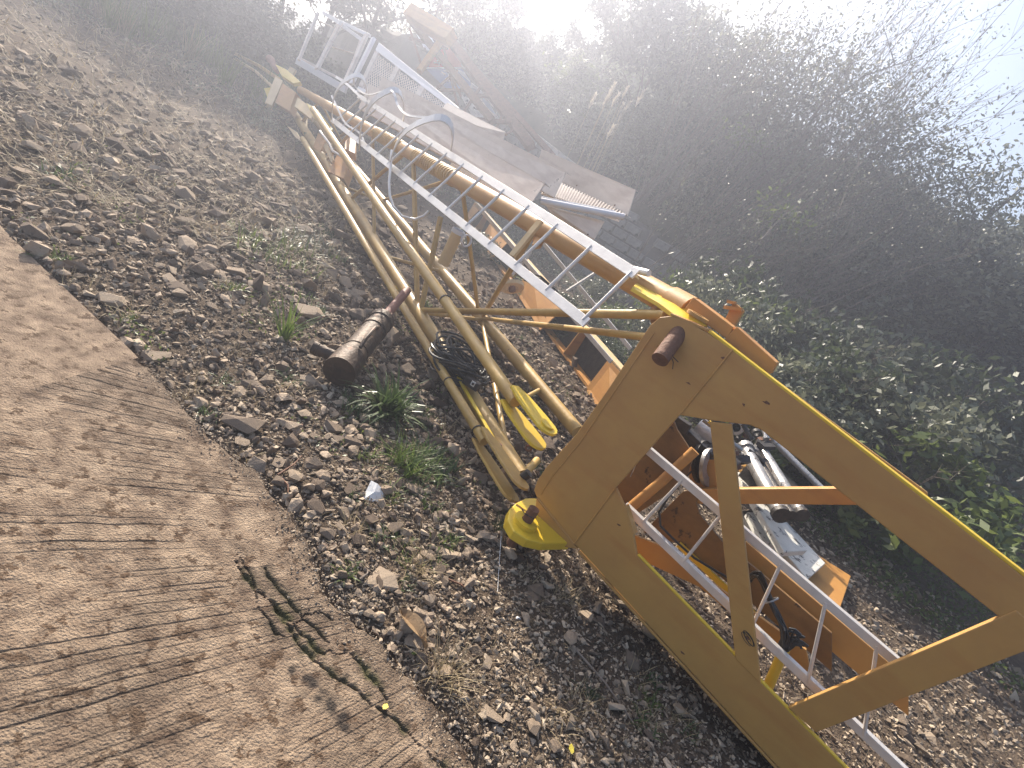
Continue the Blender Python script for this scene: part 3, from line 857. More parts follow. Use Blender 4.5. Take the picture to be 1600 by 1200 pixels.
slab([(505, 228), (509, 222), (521, 250), (517, 254)], [8.0, 8.0, 7.7, 7.7], 0.04, TAN)
slab([(430, 100), (447, 108), (470, 128), (458, 130), (440, 118)], [12, 11.8, 11.4, 11.3, 11.6], 0.08, YBRI)
slab([(448, 196), (462, 205), (472, 222), (461, 214)], [9.4, 9.2, 9.0, 9.1], 0.05, TAN)
slab([(412, 138), (424, 136), (430, 150), (420, 158)], [11.6, 11.5, 11.2, 11.2], 0.06, YBRI)
slab([(448, 112), (453, 104), (462, 108), (457, 117)], 11.8, 0.08, TAN)
slab([(836, 352), (858, 352), (846, 375), (832, 378)], [3.85, 3.8, 3.8, 3.85], 0.05, ORG)
obj('hook', MB().tube([dep(421, 92, 12.2), dep(424, 93, 12.1), dep(428, 104, 12.0), dep(434, 112, 11.9)], 0.085, 12, 0.05), RED, jib, smooth=True)
obj('lower_chord', MB().tube([dep(368, 84, 15), dep(405, 103, 13.2), dep(436, 124, 11.6)], 0.04, 12), YPIPE, jib, smooth=True)
obj('lower_chord', MB().tube([dep(362, 88, 15), dep(400, 112, 13.0), dep(428, 138, 11.4)], 0.035, 12), TAN, jib, smooth=True)
obj('lower_chord', MB().tube([dep(300, 52, 17), dep(345, 72, 15.6), dep(375, 88, 14.6)], 0.04, 12), YPIPE, jib, smooth=True)
# open pipe stub with pale rim
ps = dep(716, 362, 4.35)
obj('pipe_stub', MB().tube([ps, ps + (Lp(656) - ps).normalized() * 0.3], 0.05, 16, cap=False), TAN, jib, smooth=True)
obj('pipe_rim', MB().ring(ps, (Lp(656) - ps), 0.045, 0.056, 0.03, 22), WHT, jib, smooth=True)
obj('pipe_rim', MB().ring(ps + Vector((0.09, 0, -0.03)), Vector((0.7, -0.7, 0.2)), 0.04, 0.052, 0.02, 22), WHT, jib, smooth=True)
obj('bent_rod', MB().tube([gnd(765, 598, 0.2), gnd(790, 592, 0.2), gnd(801, 606, 0.2), gnd(800, 616, 0.15)], 0.006, 6), RUST, jib)

# ------------------------------------------------------------------ tie rods with fork ends
def fork(par, tip, ax, wid, gap, ln, nrm, mt, pinmat=None, boss=True, flagpin=False):
    ax = ax.normalized(); nrm = (nrm - ax * nrm.dot(ax)).normalized(); v = nrm.cross(ax)
    for sgn in (-1, 1):
        base = tip - ax * ln + nrm * (sgn * gap / 2)
        pts = []
        for (a_, b_) in [(0.0, -0.22), (0.25, -0.42), (0.62, -0.5)]: pts.append(base + ax * ln * a_ + v * wid * b_)
        for k in range(7):
            q = -math.pi / 2 + math.pi * k / 6
            pts.append(base + ax * (ln - wid / 2 + wid / 2 * math.cos(q)) + v * (wid / 2 * math.sin(q)))
        for (a_, b_) in [(0.62, 0.5), (0.25, 0.42), (0.0, 0.22)]: pts.append(base + ax * ln * a_ + v * wid * b_)
        pl = obj('fork_plate', MB().plate(pts, nrm * sgn, 0.016), mt, par, bevel=0.003)
        if boss:
            obj('boss', MB().tube([base + ax * (ln - wid / 2) + nrm * sgn * 0.0165, base + ax * (ln - wid / 2) + nrm * sgn * 0.027], wid * 0.27, 22), mt, pl, smooth=True)
    c = tip - ax * wid / 2
    if pinmat:
        obj('pin', MB().tube([c - nrm * (gap / 2 + 0.03), c + nrm * (gap / 2 + 0.10)], wid * 0.2, 16), pinmat, par, smooth=True)
M0, M1 = dep(806, 628, 2.85), dep(489, 171, 8.3)
rod = thing('tie_rod', (M0.x, M0.y, 0), 'bright yellow tie rod lying over the lattice, its lit fork end free above the gravel', 'tie rod', 'yellow tie rods on the jib')
obj('rod', MB().tube([M0.lerp(M1, i / 8) - Z * (0.008 * math.sin(math.pi * i / 8)) for i in range(9)], 0.037, 16, 0.045), YPIPE, rod, smooth=True)
axm = (dep(856, 692, 2.68) - M0)
sidev = axm.normalized().cross(Z).normalized()
if toimg(M0 + sidev * 0.1)[0] < toimg(M0)[0]: sidev = -sidev
toc = (Cp - M0).normalized()
imr = (cr * 0.75 - cu * 0.0 + cu * 0.66 * 0).normalized()
fork(rod, M0 + axm, axm, 0.135, 0.085, axm.length + 0.07, (cr * 0.72 + cu * 0.25 - FW * 0.62), YBRI)
obj('tow_eye', MB().ring(dep(826, 700, 2.9), FW, 0.010, 0.02, 0.02, 14), RUST, rod)
N0, N1 = gnd(757, 690, 0.15), gnd(473, 217, 0.32)
rod2 = thing('tie_rod', (N0.x, N0.y, 0), 'leftmost yellow tie rod, low beside the gravel, pinned at its fork end', 'tie rod', 'yellow tie rods on the jib')
obj('rod', MB().tube([N0.lerp(N1, i / 8) - Z * (0.006 * math.sin(math.pi * i / 8)) for i in range(9)], 0.031, 16, 0.042), YPIPE, rod2, smooth=True)
axn = gnd(812, 775, 0.16) - N0
fork(rod2, N0 + axn, axn, 0.120, 0.075, axn.length + 0.08, (cr * 0.72 + cu * 0.25 - FW * 0.62), YPIPE, None, boss=False)
pn = gnd(822, 742, 0.22)
obj('pin', MB().tube([pn - Vector((0.03, 0, 0.08)), pn + Vector((0.01, 0, 0.02))], 0.026, 14), DARK, rod2, smooth=True)
for (x, y) in [(745, 655), (700, 590)]:
    c_ = chordpt((N0, N1), x); 
    obj('wire_tie', MB().ring(c_, N1 - N0, 0.031, 0.036, 0.008, 16).tube([c_ + Vector((0.03, 0, 0.02)), c_ + Vector((0.08, -0.02, 0.03)), c_ + Vector((0.14, -0.05, 0.0))], 0.002, 4), DARK, rod2)
st = [gnd(779, 700, 0.13), gnd(723, 602, 0.17), gnd(684, 528, 0.16), gnd(640, 468, 0.14), gnd(618, 447, 0.12)]
strap = thing('flat_bar', (st[0].x, st[0].y, 0), 'thin bright yellow flat bar squeezed between the leftmost tie rod and the lower tube', 'flat bar')
mbs = MB()
for a, b in zip(st[:-1], st[1:]): mbs.box(a, b, 0.03, 0.008, Z)
obj('bar', mbs, YBRI, strap)
obj('bolt', MB().tube([st[0] - Z * 0.02, st[0] + Z * 0.03], 0.010, 8), RUST, strap)
# wire coil hooked round the rod at (695,520)
wt = chordpt((M0, M1), 695)
tag(obj('wire_tie', MB().ring(wt, M1 - M0, 0.036, 0.041, 0.012, 16).tube([wt + Vector((0, 0, 0.04)), wt + Vector((0.15, -0.05, -0.05)), wt + Vector((0.3, 0.1, -0.2))], 0.003, 5), DARK, origin=wt), 'dark wire tied round the middle of the bright tie rod', 'wire')

# ------------------------------------------------------------------ caged ladder beside the top chord
rl = [dep(917, 505, 2.62), dep(519, 187, 6.6)]
ru = [dep(994, 429, 2.60), dep(560, 150, 6.5)]
lad = thing('caged_ladder', (rl[0].x, rl[0].y, 0), 'galvanised grey ladder with round safety hoops leaning along the top of the yellow jib', 'ladder')
lax = (rl[0] - rl[1]).normalized(); lcr = (ru[0] - rl[0]).normalized(); lout = lax.cross(lcr).normalized()
if lout.dot(FW) > 0: lout = -lout          # towards the camera
for a, b in (rl, ru):
    rm = MB().box(a, b, 0.010, 0.055, lcr); rm.box(a - lout * 0.018, b - lout * 0.018, 0.04, 0.006, lcr)
    obj('rail', rm, GALV, lad, bevel=0.001)
nr_ = 16
for k in range(nr_):
    f = 0.006 + k / (nr_ - 1) * 0.97
    obj('rung', MB().tube([rl[0].lerp(rl[1], f), ru[0].lerp(ru[1], f)], 0.011, 8), GALV, lad, smooth=True)
f = 0.24
obj('clamp_bar', MB().box(dep(800, 400, 3.35), dep(845, 345, 3.35), 0.05, 0.02, lout), TAN, lad)
obj('clamp_bar', MB().box(dep(845, 372, 3.5), dep(838, 385, 3.45), 0.05, 0.04, lout), ORG, lad)
obj('pipe_end', MB().tube([dep(985, 420, 2.75), dep(1014, 427, 2.65)], 0.018, 14), GALV, lad, smooth=True)
def hoop(lo, hi, apex, nm='cage_hoop'):
    a, b, c = dep(*lo), dep(*hi), dep(*apex)
    mid = (a + b) / 2
    pts = []
    for i in range(17):
        q = math.pi * i / 16
        pts.append(mid + (a - mid) * (math.copysign(abs(math.cos(q)) ** 0.8, math.cos(q))) + (c - mid) * (math.sin(q) ** 0.75))
    mb = MB()
    for p, q in zip(pts[:-1], pts[1:]): mb.box(p, q + (q - p) * 0.05, 0.075, 0.008, (mid - p).normalized())
    return obj(nm, mb, GALV, lad), pts
h0, hp0 = hoop((519, 190, 6.5), (574, 160, 6.3), (545, 122, 6.0))
h1, hp1 = hoop((561, 232, 5.7), (629, 198, 5.5), (600, 145, 5.1))
h2, hp2 = hoop((608, 272, 4.9), (704, 242, 4.6), (664, 188, 4.3))
def strapline(pts, w_=0.05):
    pts = [p for p in pts]
    q = []
    for i in range(len(pts) - 1):
        for k in range(4):
            t = k / 4
            p0, p1, p2, p3 = pts[max(i - 1, 0)], pts[i], pts[i + 1], pts[min(i + 2, len(pts) - 1)]
            q.append(0.5 * ((2 * p1) + (p2 - p0) * t + (2 * p0 - 5 * p1 + 4 * p2 - p3) * t * t + (3 * p1 - p0 - 3 * p2 + p3) * t ** 3))
    q.append(pts[-1])
    mb = MB()
    for a, b in zip(q[:-1], q[1:]): mb.box(a, b, w_, 0.006, FW)
    return obj('cage_strap', mb, GALV, lad)
strapline([hp2[10], dep(640, 181, 4.6), dep(622, 165, 4.9), hp1[9], dep(575, 148, 6.0), dep(555, 135, 6.4), hp0[9]], 0.02)
strapline([dep(518, 149, 6.6), dep(528, 170, 6.4), dep(540, 193, 6.2), dep(562, 208, 5.9), dep(572, 228, 5.6), dep(590, 248, 5.2), dep(612, 262, 4.9)], 0.02)
strapline([dep(525, 120, 6.9), dep(545, 134, 6.6), dep(570, 158, 6.2), dep(572, 160, 6.2)], 0.03)
hose = [dep(612, 235, 4.8), dep(610, 262, 4.7), dep(608, 285, 4.6), dep(609, 305, 4.55), dep(614, 322, 4.5), dep(628, 338, 4.5), dep(648, 343, 4.5), dep(662, 338, 4.5), dep(670, 330, 4.5)]
tag(obj('hose', MB().tube(hose, 0.012, 10), GALV, origin=hose[0], smooth=True), 'grey hose drooping from the ladder cage in a loose loop', 'hose')
cb = [dep(500, 205, 8.2), dep(515, 225, 7.9), dep(520, 236, 7.8), dep(535, 245, 7.6), dep(548, 262, 7.4), dep(560, 285, 7.2)]
tag(obj('cable', MB().tube(cb, 0.018, 8), GALV, origin=cb[0], smooth=True), 'pale grey cable snaking along the jib under the far tie rods', 'cable')

# ------------------------------------------------------------------ grey walkway panels stacked on the jib
def kick(name, label, top, t, ends, mt=GREY, lip=0.05, cat='panel', th=0.008, group=None, extra=None):
    # top edge from far to near, ends = bottom corners
    a, b = dep(*top[0], t[0]), dep(*top[1], t[1])
    c, d = dep(*ends[1], t[1] * ends[2] if len(ends) > 2 else t[1]), dep(*ends[0], t[0] * ends[2] if len(ends) > 2 else t[0])
    o = thing(name, b, label, cat, group)
    n_ = (b - a).cross(d - a).normalized()
    if n_.dot(FW) < 0: n_ = -n_
    obj('sheet', MB().plate([a, b, c, d], n_, th), mt, o, bevel=0.002)
    upv = (a - d).normalized()
    obj('top_lip', MB().plate([a + upv * 0.002, b + upv * 0.002, b + upv * 0.002 + n_ * lip, a + upv * 0.002 + n_ * lip], upv, 0.006), mt, o)
    obj('bottom_lip', MB().plate([d - upv * 0.004, c - upv * 0.004, c - upv * 0.004 + n_ * lip * 1.5, d - upv * 0.004 + n_ * lip * 1.5], upv, -0.006) if False else MB().plate([d, c, c + n_ * lip * 1.5, d + n_ * lip * 1.5], -upv, 0.006), mt, o)
    for k in (0.12, 0.5, 0.88):
        p = d.lerp(c, k) + upv * 0.03
        obj('rivet', MB().tube([p - n_ * 0.003, p - n_ * 0.0005], 0.008, 8), RUST, o)
    return o, (a, b, c, d, n_)
kick('kick_plate', 'long pinkish grey kick plate nearest the ladder, its square end above the second rung', [(576, 131), (851, 287)], (7.9, 4.1), [(560, 168), (828, 321)], lip=0.06)
kick('kick_plate', 'middle grey kick plate with rusty bottom scratches, just behind the nearest one', [(596, 120), (884, 270)], (8.4, 4.5), [(585, 158), (866, 308)], lip=0.06)
kick('kick_plate', 'pale narrow kick plate farthest back, ending short below the perforated screen', [(698, 161), (789, 207)], (7.6, 6.3), [(680, 180), (786, 221)], lip=0.05)
k4, q4 = kick('kick_plate', 'rightmost kick plate, speckled and shiny at its left end, above the white tube', [(846, 234), (993, 298)], (6.0, 4.6), [(838, 262), (981, 337)], lip=0.03)
# checker deck and tubes under it
dk = thing('deck_grating', dep(930, 320, 4.7), 'ribbed grey deck grating under the rightmost kick plate', 'grating')
da, db, dc, dd = dep(858, 278, 5.3), dep(981, 336, 4.65), dep(968, 345, 4.4), dep(846, 302, 4.8)
obj('deck', MB().plate([da, db, dc, dd], (0, 0, -1), 0.01), GREY, dk)
rb_ = MB()
for k in range(30):
    f = (k + 0.5) / 30
    rb_.box(da.lerp(db, f) + Z * 0.006, dd.lerp(dc, f) + Z * 0.006, 0.012, 0.012)
obj('rib', rb_, GREY, dk)
tag(obj('tube_rail', MB().tube([dep(845, 314, 4.3), dep(975, 339, 4.25)], 0.026, 16).tube([dep(846, 309, 4.45), dep(960, 331, 4.4)], 0.012, 10), WHT, origin=dep(900, 322, 4.3), smooth=True), 'white round tube rail lying just below the deck grating', 'rail')
kick('kick_plate', 'short tilted grey plate hanging below the white tube rail', [(853, 322), (944, 347)], (4.7, 4.5), [(872, 349), (929, 374)], lip=0.02)
# long angle behind the ladder's upper rail
tag(obj('angle_bar', MB().box(dep(705, 258, 5.0), dep(1003, 432, 3.3), 0.02, 0.045, Z).box(dep(700, 262, 5.1), dep(985, 428, 3.42), 0.05, 0.008, Z), GALV, origin=dep(900, 370, 3.9)), 'grey angle bar running along the top chord behind the ladder rail', 'angle bar')

# perforated screen walkway at the upper left
scr = thing('walkway_screen', dep(640, 150, 8.6), 'pale walkway guard with diamond mesh panels behind the grey kick plates', 'guard')
def onseg(a, b, f): return a.lerp(b, f)
s_tl, s_tr, s_bl, s_br = dep(592, 66, 9.6), dep(717, 168, 7.6), dep(559, 134, 9.4), dep(700, 172, 7.5)
s_bl2, s_br2 = dep(556, 142, 9.4), dep(690, 200, 7.5)
def quadp(f, g): return s_tl.lerp(s_tr, f).lerp(s_bl2.lerp(s_br2, f), g)
sn = (s_tr - s_tl).cross(s_bl2 - s_tl).normalized()
if sn.dot(FW) < 0: sn = -sn
obj('top_rail', MB().plate([quadp(0, 0), quadp(1, 0), quadp(1, 0.22), quadp(0, 0.16)], sn, 0.05), WHT, scr, bevel=0.004)
obj('bottom_rail', MB().plate([quadp(0, 0.9), quadp(1, 0.9), quadp(1, 1), quadp(0, 1)], sn, 0.05), WHT, scr, bevel=0.004)
for f0 in (0.0, 0.30, 0.62, 0.93):
    obj('post', MB().plate([quadp(f0, 0.17), quadp(f0 + 0.05, 0.17), quadp(f0 + 0.05, 0.89), quadp(f0, 0.89)], sn, 0.045), GREY, scr, bevel=0.003)
for (fa, fb) in ((0.052, 0.298), (0.352, 0.618), (0.672, 0.928)):
    msh = MB()
    nn = 9
    for k in range(-nn, nn + 1):
        for sg_ in (-1, 1):
            # diagonal strand clipped to the unit square
            u0, v0, u1, v1 = 0.0, k / nn, 1.0, k / nn + sg_ * 1.0
            pts = []
            for i in range(25):
                u_ = i / 24; v_ = k / nn + (0 if sg_ > 0 else 1) + sg_ * u_
                if 0 <= v_ <= 1: pts.append((u_, v_))
            if len(pts) > 1:
                a_, b_ = pts[0], pts[-1]
                pa = quadp(fa + (fb - fa) * a_[0], 0.2 + 0.7 * a_[1]); pb = quadp(fa + (fb - fa) * b_[0], 0.2 + 0.7 * b_[1])
                msh.box(pa + sn * 0.01, pb + sn * 0.01, 0.016, 0.004, sn)
    obj('mesh_panel', msh, GREY, scr)
# fold the guard's end post
obj('end_post', MB().box(dep(573, 54, 9.8), dep(540, 128, 9.6), 0.10, 0.06, sn), GREY, scr, bevel=0.004)
obj('end_post', MB().box(dep(584, 60, 9.7), dep(549, 132, 9.5), 0.08, 0.06, sn), WHT, scr, bevel=0.004)
gr = thing('guard_rail', dep(500, 110, 10.4), 'open pale guard rail frame at the far end of the walkway, weeds behind it', 'railing')
for a_, b_, wd in [((497, 20), (467, 94), 0.06), ((532, 36), (495, 108), 0.10), ((565, 60), (542, 128), 0.05)]:
    obj('post', MB().box(dep(*a_, 10.4), dep(*b_, 10.2), wd, 0.05, FN), GREY, gr, bevel=0.004)
for a_, b_, wd, nm in [((505, 20), (532, 36), 0.07, 'top_rail'), ((532, 34), (578, 56), 0.06, 'top_rail'), ((532, 38), (568, 64), 0.06, 'top_rail'), ((464, 95), (541, 141), 0.12, 'bottom_rail'), ((470, 92), (548, 132), 0.05, 'bottom_rail'), ((520, 74), (560, 86), 0.02, 'mid_rail'), ((500, 34), (520, 42), 0.02, 'mid_rail')]:
    obj(nm, MB().box(dep(*a_, 10.5), dep(*b_, 9.9), 0.05, wd, Z), WHT if wd > 0.055 else GREY, gr, bevel=0.003)

# ------------------------------------------------------------------ rusted lattice tower and banner in the haze
tw = thing('lattice_tower', dep(740, 160, 14), 'dark rusted lattice crane section heaped in the haze behind the walkway panels', 'lattice tower')
def bar(a, b, w_, m=RUST, nm='lattice_bar', par=None): return obj(nm, MB().box(dep(*a), dep(*b), w_, w_, FW), m, par or tw)
for a, b, w_ in [((640, 30, 15), (770, 190, 13), 0.16), ((690, 45, 15), (830, 230, 13), 0.22), ((700, 60, 15.5), (865, 245, 13.2), 0.12), ((668, 40, 14.6), (720, 150, 13.8), 0.06),
                 ((690, 60, 14.6), (715, 165, 13.8), 0.07), ((640, 45, 14.6), (658, 100, 14.2), 0.06), ((715, 110, 14), (675, 145, 14), 0.05), ((686, 141, 14), (735, 141, 13.8), 0.06),
                 ((755, 130, 14), (725, 175, 13.6), 0.06), ((745, 187, 13.4), (800, 192, 13.2), 0.09), ((785, 180, 13.4), (760, 235, 13.2), 0.06), ((815, 195, 13.3), (775, 220, 13), 0.05),
                 ((700, 75, 14.8), (640, 60, 15), 0.07), ((735, 150, 13.9), (770, 150, 13.7), 0.08)]:
    bar(a, b, w_)
bar((693, 58, 14.2), (655, 112, 13.8), 0.14, ORG, 'tan_strut')
bar((640, 20, 14.2), (705, 60, 13.8), 0.35, ORG, 'tan_strut')
cp_ = MB()
for k in range(7):
    cp_.box(dep(652 + k * 4, 52 + k * 1, 16), dep(664 + k * 5, 74 + k * 5, 15.6), 0.07, 0.03, FW)
tag(obj('corrugated_sheet', cp_, WHT, origin=dep(660, 60, 16)), 'pale corrugated sheet among the rusty bars at the top', 'sheet')
cp_ = MB()
for k in range(9):
    cp_.box(dep(722 + k * 4.5, 150 + k * 1.5, 14.6), dep(740 + k * 5.5, 182 + k * 1.2, 14.2), 0.06, 0.03, FW)
tag(obj('corrugated_sheet', cp_, SCRW, origin=dep(750, 165, 14.3)), 'ribbed grey sheet lying below the blue banner', 'sheet')
ban = thing('banner', dep(700, 110, 15.2), 'red and blue plastic banner with big white characters hung behind the rusty lattice', 'banner')
bd = 15.2
def flat(px, t, m, nm, par, th=0.01):
    pts = [dep(x, y, t) for x, y in px]
    return obj(nm, MB().plate(pts, FW, th), m, par)
flat([(669, 105), (678, 84), (699, 72), (718, 72), (716, 82), (722, 106)], bd, REDP, 'red_field', ban)
flat([(666, 107.5), (722, 107), (735, 126), (736, 133), (727, 138), (700, 140), (686, 128)], bd, BLUEP, 'blue_field', ban)
flat([(665, 105.3), (722, 104.6), (722, 107), (665, 107.4)], bd - 0.012, PAPER, 'white_stripe', ban)
def stroke(segs, m, nm, t, w_):
    mb = MB()
    for (x0, y0, x1, y1) in segs: mb.box(dep(x0, y0, t), dep(x1, y1, t), w_, 0.006, FW) if False else mb.plate([dep(x0, y0, t) + s * nv * w_ / 2 for s, (x0, y0), nv in []], FW, 0.01) if False else mb.box(dep(x0, y0, t), dep(x1, y1, t), w_, w_ * 0.4, cu)
    obj(nm, mb, m, ban)
stroke([(678, 98, 700, 99), (688, 84, 686, 101), (688, 92, 680, 87), (681, 84, 694, 94), (692, 86, 683, 96)], PAPER, 'white_character', bd - 0.03, 0.05)
stroke([(693, 110, 705, 113), (705, 113, 712, 120), (700, 108, 702, 127), (702, 127, 696, 124), (696, 116, 690, 113), (704, 118, 716, 116), (700, 122, 711, 124)], PAPER, 'white_character', bd - 0.03, 0.055)
flat([(755, 153), (764, 160), (771, 172), (774, 178), (770, 176), (760, 166), (754, 157)], 14.0, PALEB, 'torn_corner', ban)
flat([(712, 107), (726, 113), (735, 128), (722, 118)], 15.1, PALEB, 'torn_corner', ban)

# ------------------------------------------------------------------ block retaining wall
def wallz(l): return 1.95 + 0.125 * max(-2, min(l, 14))
wall = thing('block_wall', (WO.x, WO.y, 0), 'old retaining wall of square grey blocks at the foot of the overgrown bank', 'wall')
WT = 0.25
bwid, bht = 0.50, 0.25
wm = MB()
a_, b_ = WO - WD * 2.6, WO + WD * 14
core = []
for i in range(34):
    l = -2.6 + i * 0.5
    p = WO + WD * l
    q = WO + WD * (l + 0.5)
    zt = wallz(l) - 0.10
    wm.plate([Vector((p.x, p.y, -0.1)), Vector((q.x, q.y, -0.1)), Vector((q.x, q.y, zt)), Vector((p.x, p.y, zt))], WN, 0.2)
obj('mortar_bed', wm, MORT, wall)
bb = MB().box(Vector((-bwid / 2 + 0.022, 0, 0)), Vector((bwid / 2 - 0.022, 0, 0)), 0.12, bht - 0.04, Z)
bme = None
cnt = 0
for row in range(16):
    for i in range(34):
        l = -2.4 + i * bwid + (bwid / 2 if row % 2 else 0)
        zc = 0.16 + row * bht
        if zc + bht / 2 > wallz(l) - 0.02 or l > 13.6: continue
        if row < 4 and l > 1.2: continue
        if l > 11: continue
        if -2.1 < l < 1.0 and zc > wallz(l) - 0.55 and random.random() < 0.5: continue
        cnt += 1
        if cnt > 290: break
        p = WO + WD * l - WN * (0.02 + random.uniform(0, 0.025))
        if bme is None:
            bo_ = obj('block', bb, BLOCK, wall, bevel=0.012); bo_.location = (0, 0, 0)
            # local shape round its own centre
            for v in bo_.data.vertices: v.co = v.co + wall.location
            bme = bo_.data
            o_ = bo_
        else:
            o_ = bpy.data.objects.new('block', bme); COL.objects.link(o_); o_.parent = wall
            md = o_.modifiers.new('bevel', 'BEVEL'); md.width = 0.012; md.segments = 1
        o_.location = (p.x - WO.x, p.y - WO.y, zc)
        o_.rotation_euler = (0, random.uniform(-0.01, 0.01), math.atan2(WD.y, WD.x) + random.uniform(-0.02, 0.02))
for i in range(10):
    l0 = 3.4 + i * 0.72
    p, q = WO + WD * l0 - WN * 0.08, WO + WD * (l0 + 0.70) - WN * 0.08
    zt = wallz(l0) + 0.02
    obj('coping_slab', MB().plate([p + Z * (zt - 0.28), q + Z * (zt - 0.19), q + Z * (zt + 0.09 * 1), p + Z * zt], WN, 0.30), COPE, wall, bevel=0.01)
# ------------------------------------------------------------------ second box girder lying behind
g0, g1 = gnd(978, 585, 0.42), gnd(745, 318, 0.50)
ga = (g1 - g0).normalized(); gs = ga.cross(Z).normalized()
if gs.dot(FW) > 0: gs = -gs                      # towards the camera
gir = thing('box_girder', (g0.x, g0.y, 0), 'second orange box girder lying on the gravel behind the jib, black gaps in its side', 'girder')
gl = (g1 - g0).length
obj('top_flange', MB().plate([g0 + gs * 0.06, g1 + gs * 0.06, g1 - gs * 0.06, g0 - gs * 0.06], Z, 0.02), TAN, gir, bevel=0.003)
obj('bottom_flange', MB().box(g0 - Z * 0.38, g1 - Z * 0.45, 0.16, 0.03), ORG, gir)
obj('back_web', MB().plate([g0 - gs * 0.05, g1 - gs * 0.05, g1 - gs * 0.05 - Z * 0.45, g0 - gs * 0.05 - Z * 0.4], gs, -0.01), DARK, gir)
for f0, f1 in ((-0.06, 0.04), (0.22, 0.42), (0.60, 0.78), (0.92, 1.0)):
    p, q = g0.lerp(g1, f0), g0.lerp(g1, f1)
    obj('side_plate', MB().plate([p + gs * 0.058 - Z * 0.005, q + gs * 0.058 - Z * 0.005, q + gs * 0.10 - Z * 0.42, p + gs * 0.20 - Z * 0.40], -gs, 0.012), ORG, gir, bevel=0.003)
for f0 in (0.14, 0.5, 0.86):
    p = g0.lerp(g1, f0)
    obj('stiffener', MB().plate([p + gs * 0.05, p - gs * 0.045, p - gs * 0.045 - Z * 0.38, p + gs * 0.10 - Z * 0.38], ga, 0.012), ORG, gir)
g2, g3 = gnd(1108, 520, 0.6), gnd(800, 300, 0.75)
tr2 = thing('spare_truss', (g0.x + 1, g0.y + 1, 0), 'thin rusty flat bars and a cross rod lying in the weeds behind the box girder', 'truss')
for a_, b_, w_ in [((745, 320, 6.2), (955, 565, 4.6), 0.02), ((783, 300, 6.6), (985, 545, 5.2), 0.02), ((885, 455, 5.2), (932, 425, 5.3), 0.014), ((830, 395, 5.6), (800, 430, 5.5), 0.02)]:
    obj('bar', MB().box(dep(*a_), dep(*b_), w_, w_ * 2.0, Z), GALV if w_ < 0.03 else TAN, tr2)
rbn = MB()
for k in range(16):
    o1, o2 = random.uniform(-1, 1), random.uniform(-1, 1)
    rbn.tube([gnd(915 + o1 * 24 + k * 1.5, 330 + 60 + o1 * 6 - k * 1.2, 0.9), gnd(1010 + o2 * 20 + k * 2, 330 + 95 + o2 * 8 - k * 1.2, 0.7)], 0.006, 5)
tag(obj('wire_bundle', rbn, RUST, origin=gnd(960, 420, 0.5)), 'bundle of thin rusty wires lying in the weeds left of the grey block wall', 'wires', kind='stuff')
# round rusty drum parts inside the girder
for (x, y, h_, r_, lab) in [(800, 448, 0.25, 0.16, 'ribbed tan pulley wheel half hidden behind the ladder'), (1150, 720, 0.6, 0.1, 'small dark winch drum behind the frame brace')]:
    c_ = gnd(x, y, h_)
    dr = thing('pulley', c_, lab, 'pulley')
    obj('rim', MB().ring(c_, Vector((-0.5, 0.5, 0.6)), r_ * 0.55, r_, 0.05, 24), TAN if x < 1000 else DARK, dr, smooth=True)
    obj('hub', MB().tube([c_ - Vector((-0.5, 0.5, 0.6)) * 0.07, c_ + Vector((-0.5, 0.5, 0.6)) * 0.07], r_ * 0.3, 14), RUST, dr, smooth=True)
    for k in range(8):
        q = k / 8 * 6.283; ax_ = Vector((-0.5, 0.5, 0.6)).normalized(); xx = ax_.orthogonal().normalized(); yy = ax_.cross(xx)
        obj('spoke', MB().box(c_ + (xx * math.cos(q) + yy * math.sin(q)) * r_ * 0.25, c_ + (xx * math.cos(q) + yy * math.sin(q)) * r_ * 0.6, 0.02, 0.02, ax_), TAN if x < 1000 else DARK, dr)
cabs = MB()
for k in range(5):
    cabs.tube([dep(815 + k, 425 + k * 3, 5.0), dep(845, 432 + k * 4, 4.9), dep(870 + k * 2, 455 + k * 3, 4.8), dep(888 + k * 2, 480 + k * 2, 4.7)], 0.010, 6)
tag(obj('cable', cabs, BLK, origin=dep(850, 440, 4.9)), 'black cables looping behind the lower end of the ladder', 'cable')

# ------------------------------------------------------------------ machinery and scrap behind the frame
mc = fp(1090, 700, 0.62)
mach = thing('winch_motor', mc, 'grimy black winch motor wedged behind the upper corner of the base frame', 'motor')
obj('rail_block', MB().box(fp(1048, 655, 0.55), fp(1130, 735, 0.55), 0.10, 0.07, Z), DARK, mach, bevel=0.004)
obj('housing', MB().tube([fp(1085, 672, 0.70), fp(1130, 705, 0.70)], 0.075, 18), CHR, mach, smooth=True)
obj('housing', MB().tube([fp(1100, 705, 0.60), fp(1140, 740, 0.60)], 0.085, 18), DARK, mach, smooth=True)
obj('drum_flange', MB().ring(fp(1098, 722, 0.55), Vector((0.6, -0.5, 0.5)), 0.05, 0.115, 0.02, 26), DARK, mach, smooth=True)
obj('drum_flange', MB().ring(fp(1108, 730, 0.52), Vector((0.6, -0.5, 0.5)), 0.05, 0.10, 0.02, 26), CHR, mach, smooth=True)
obj('bracket', MB().plate(fpoly([(1045, 660), (1056, 650), (1078, 665), (1072, 680), (1052, 672)], 0.48), FN, 0.06), DARK, mach, bevel=0.003)
obj('bracket', MB().box(fp(1048, 680, 0.5), fp(1060, 676, 0.5), 0.02, 0.03), DARK, mach)
obj('rod', MB().tube([fp(1098, 722, 0.5), fp(1072, 744, 0.46)], 0.006, 6), DARK, mach)
for k in range(3): obj('bolt', MB().tube([fp(1115 - 8 * k, 662 - 3 * k, 0.5), fp(1128 - 8 * k, 672 - 3 * k, 0.5)], 0.012, 8), CHR if k != 1 else YBRI, mach)
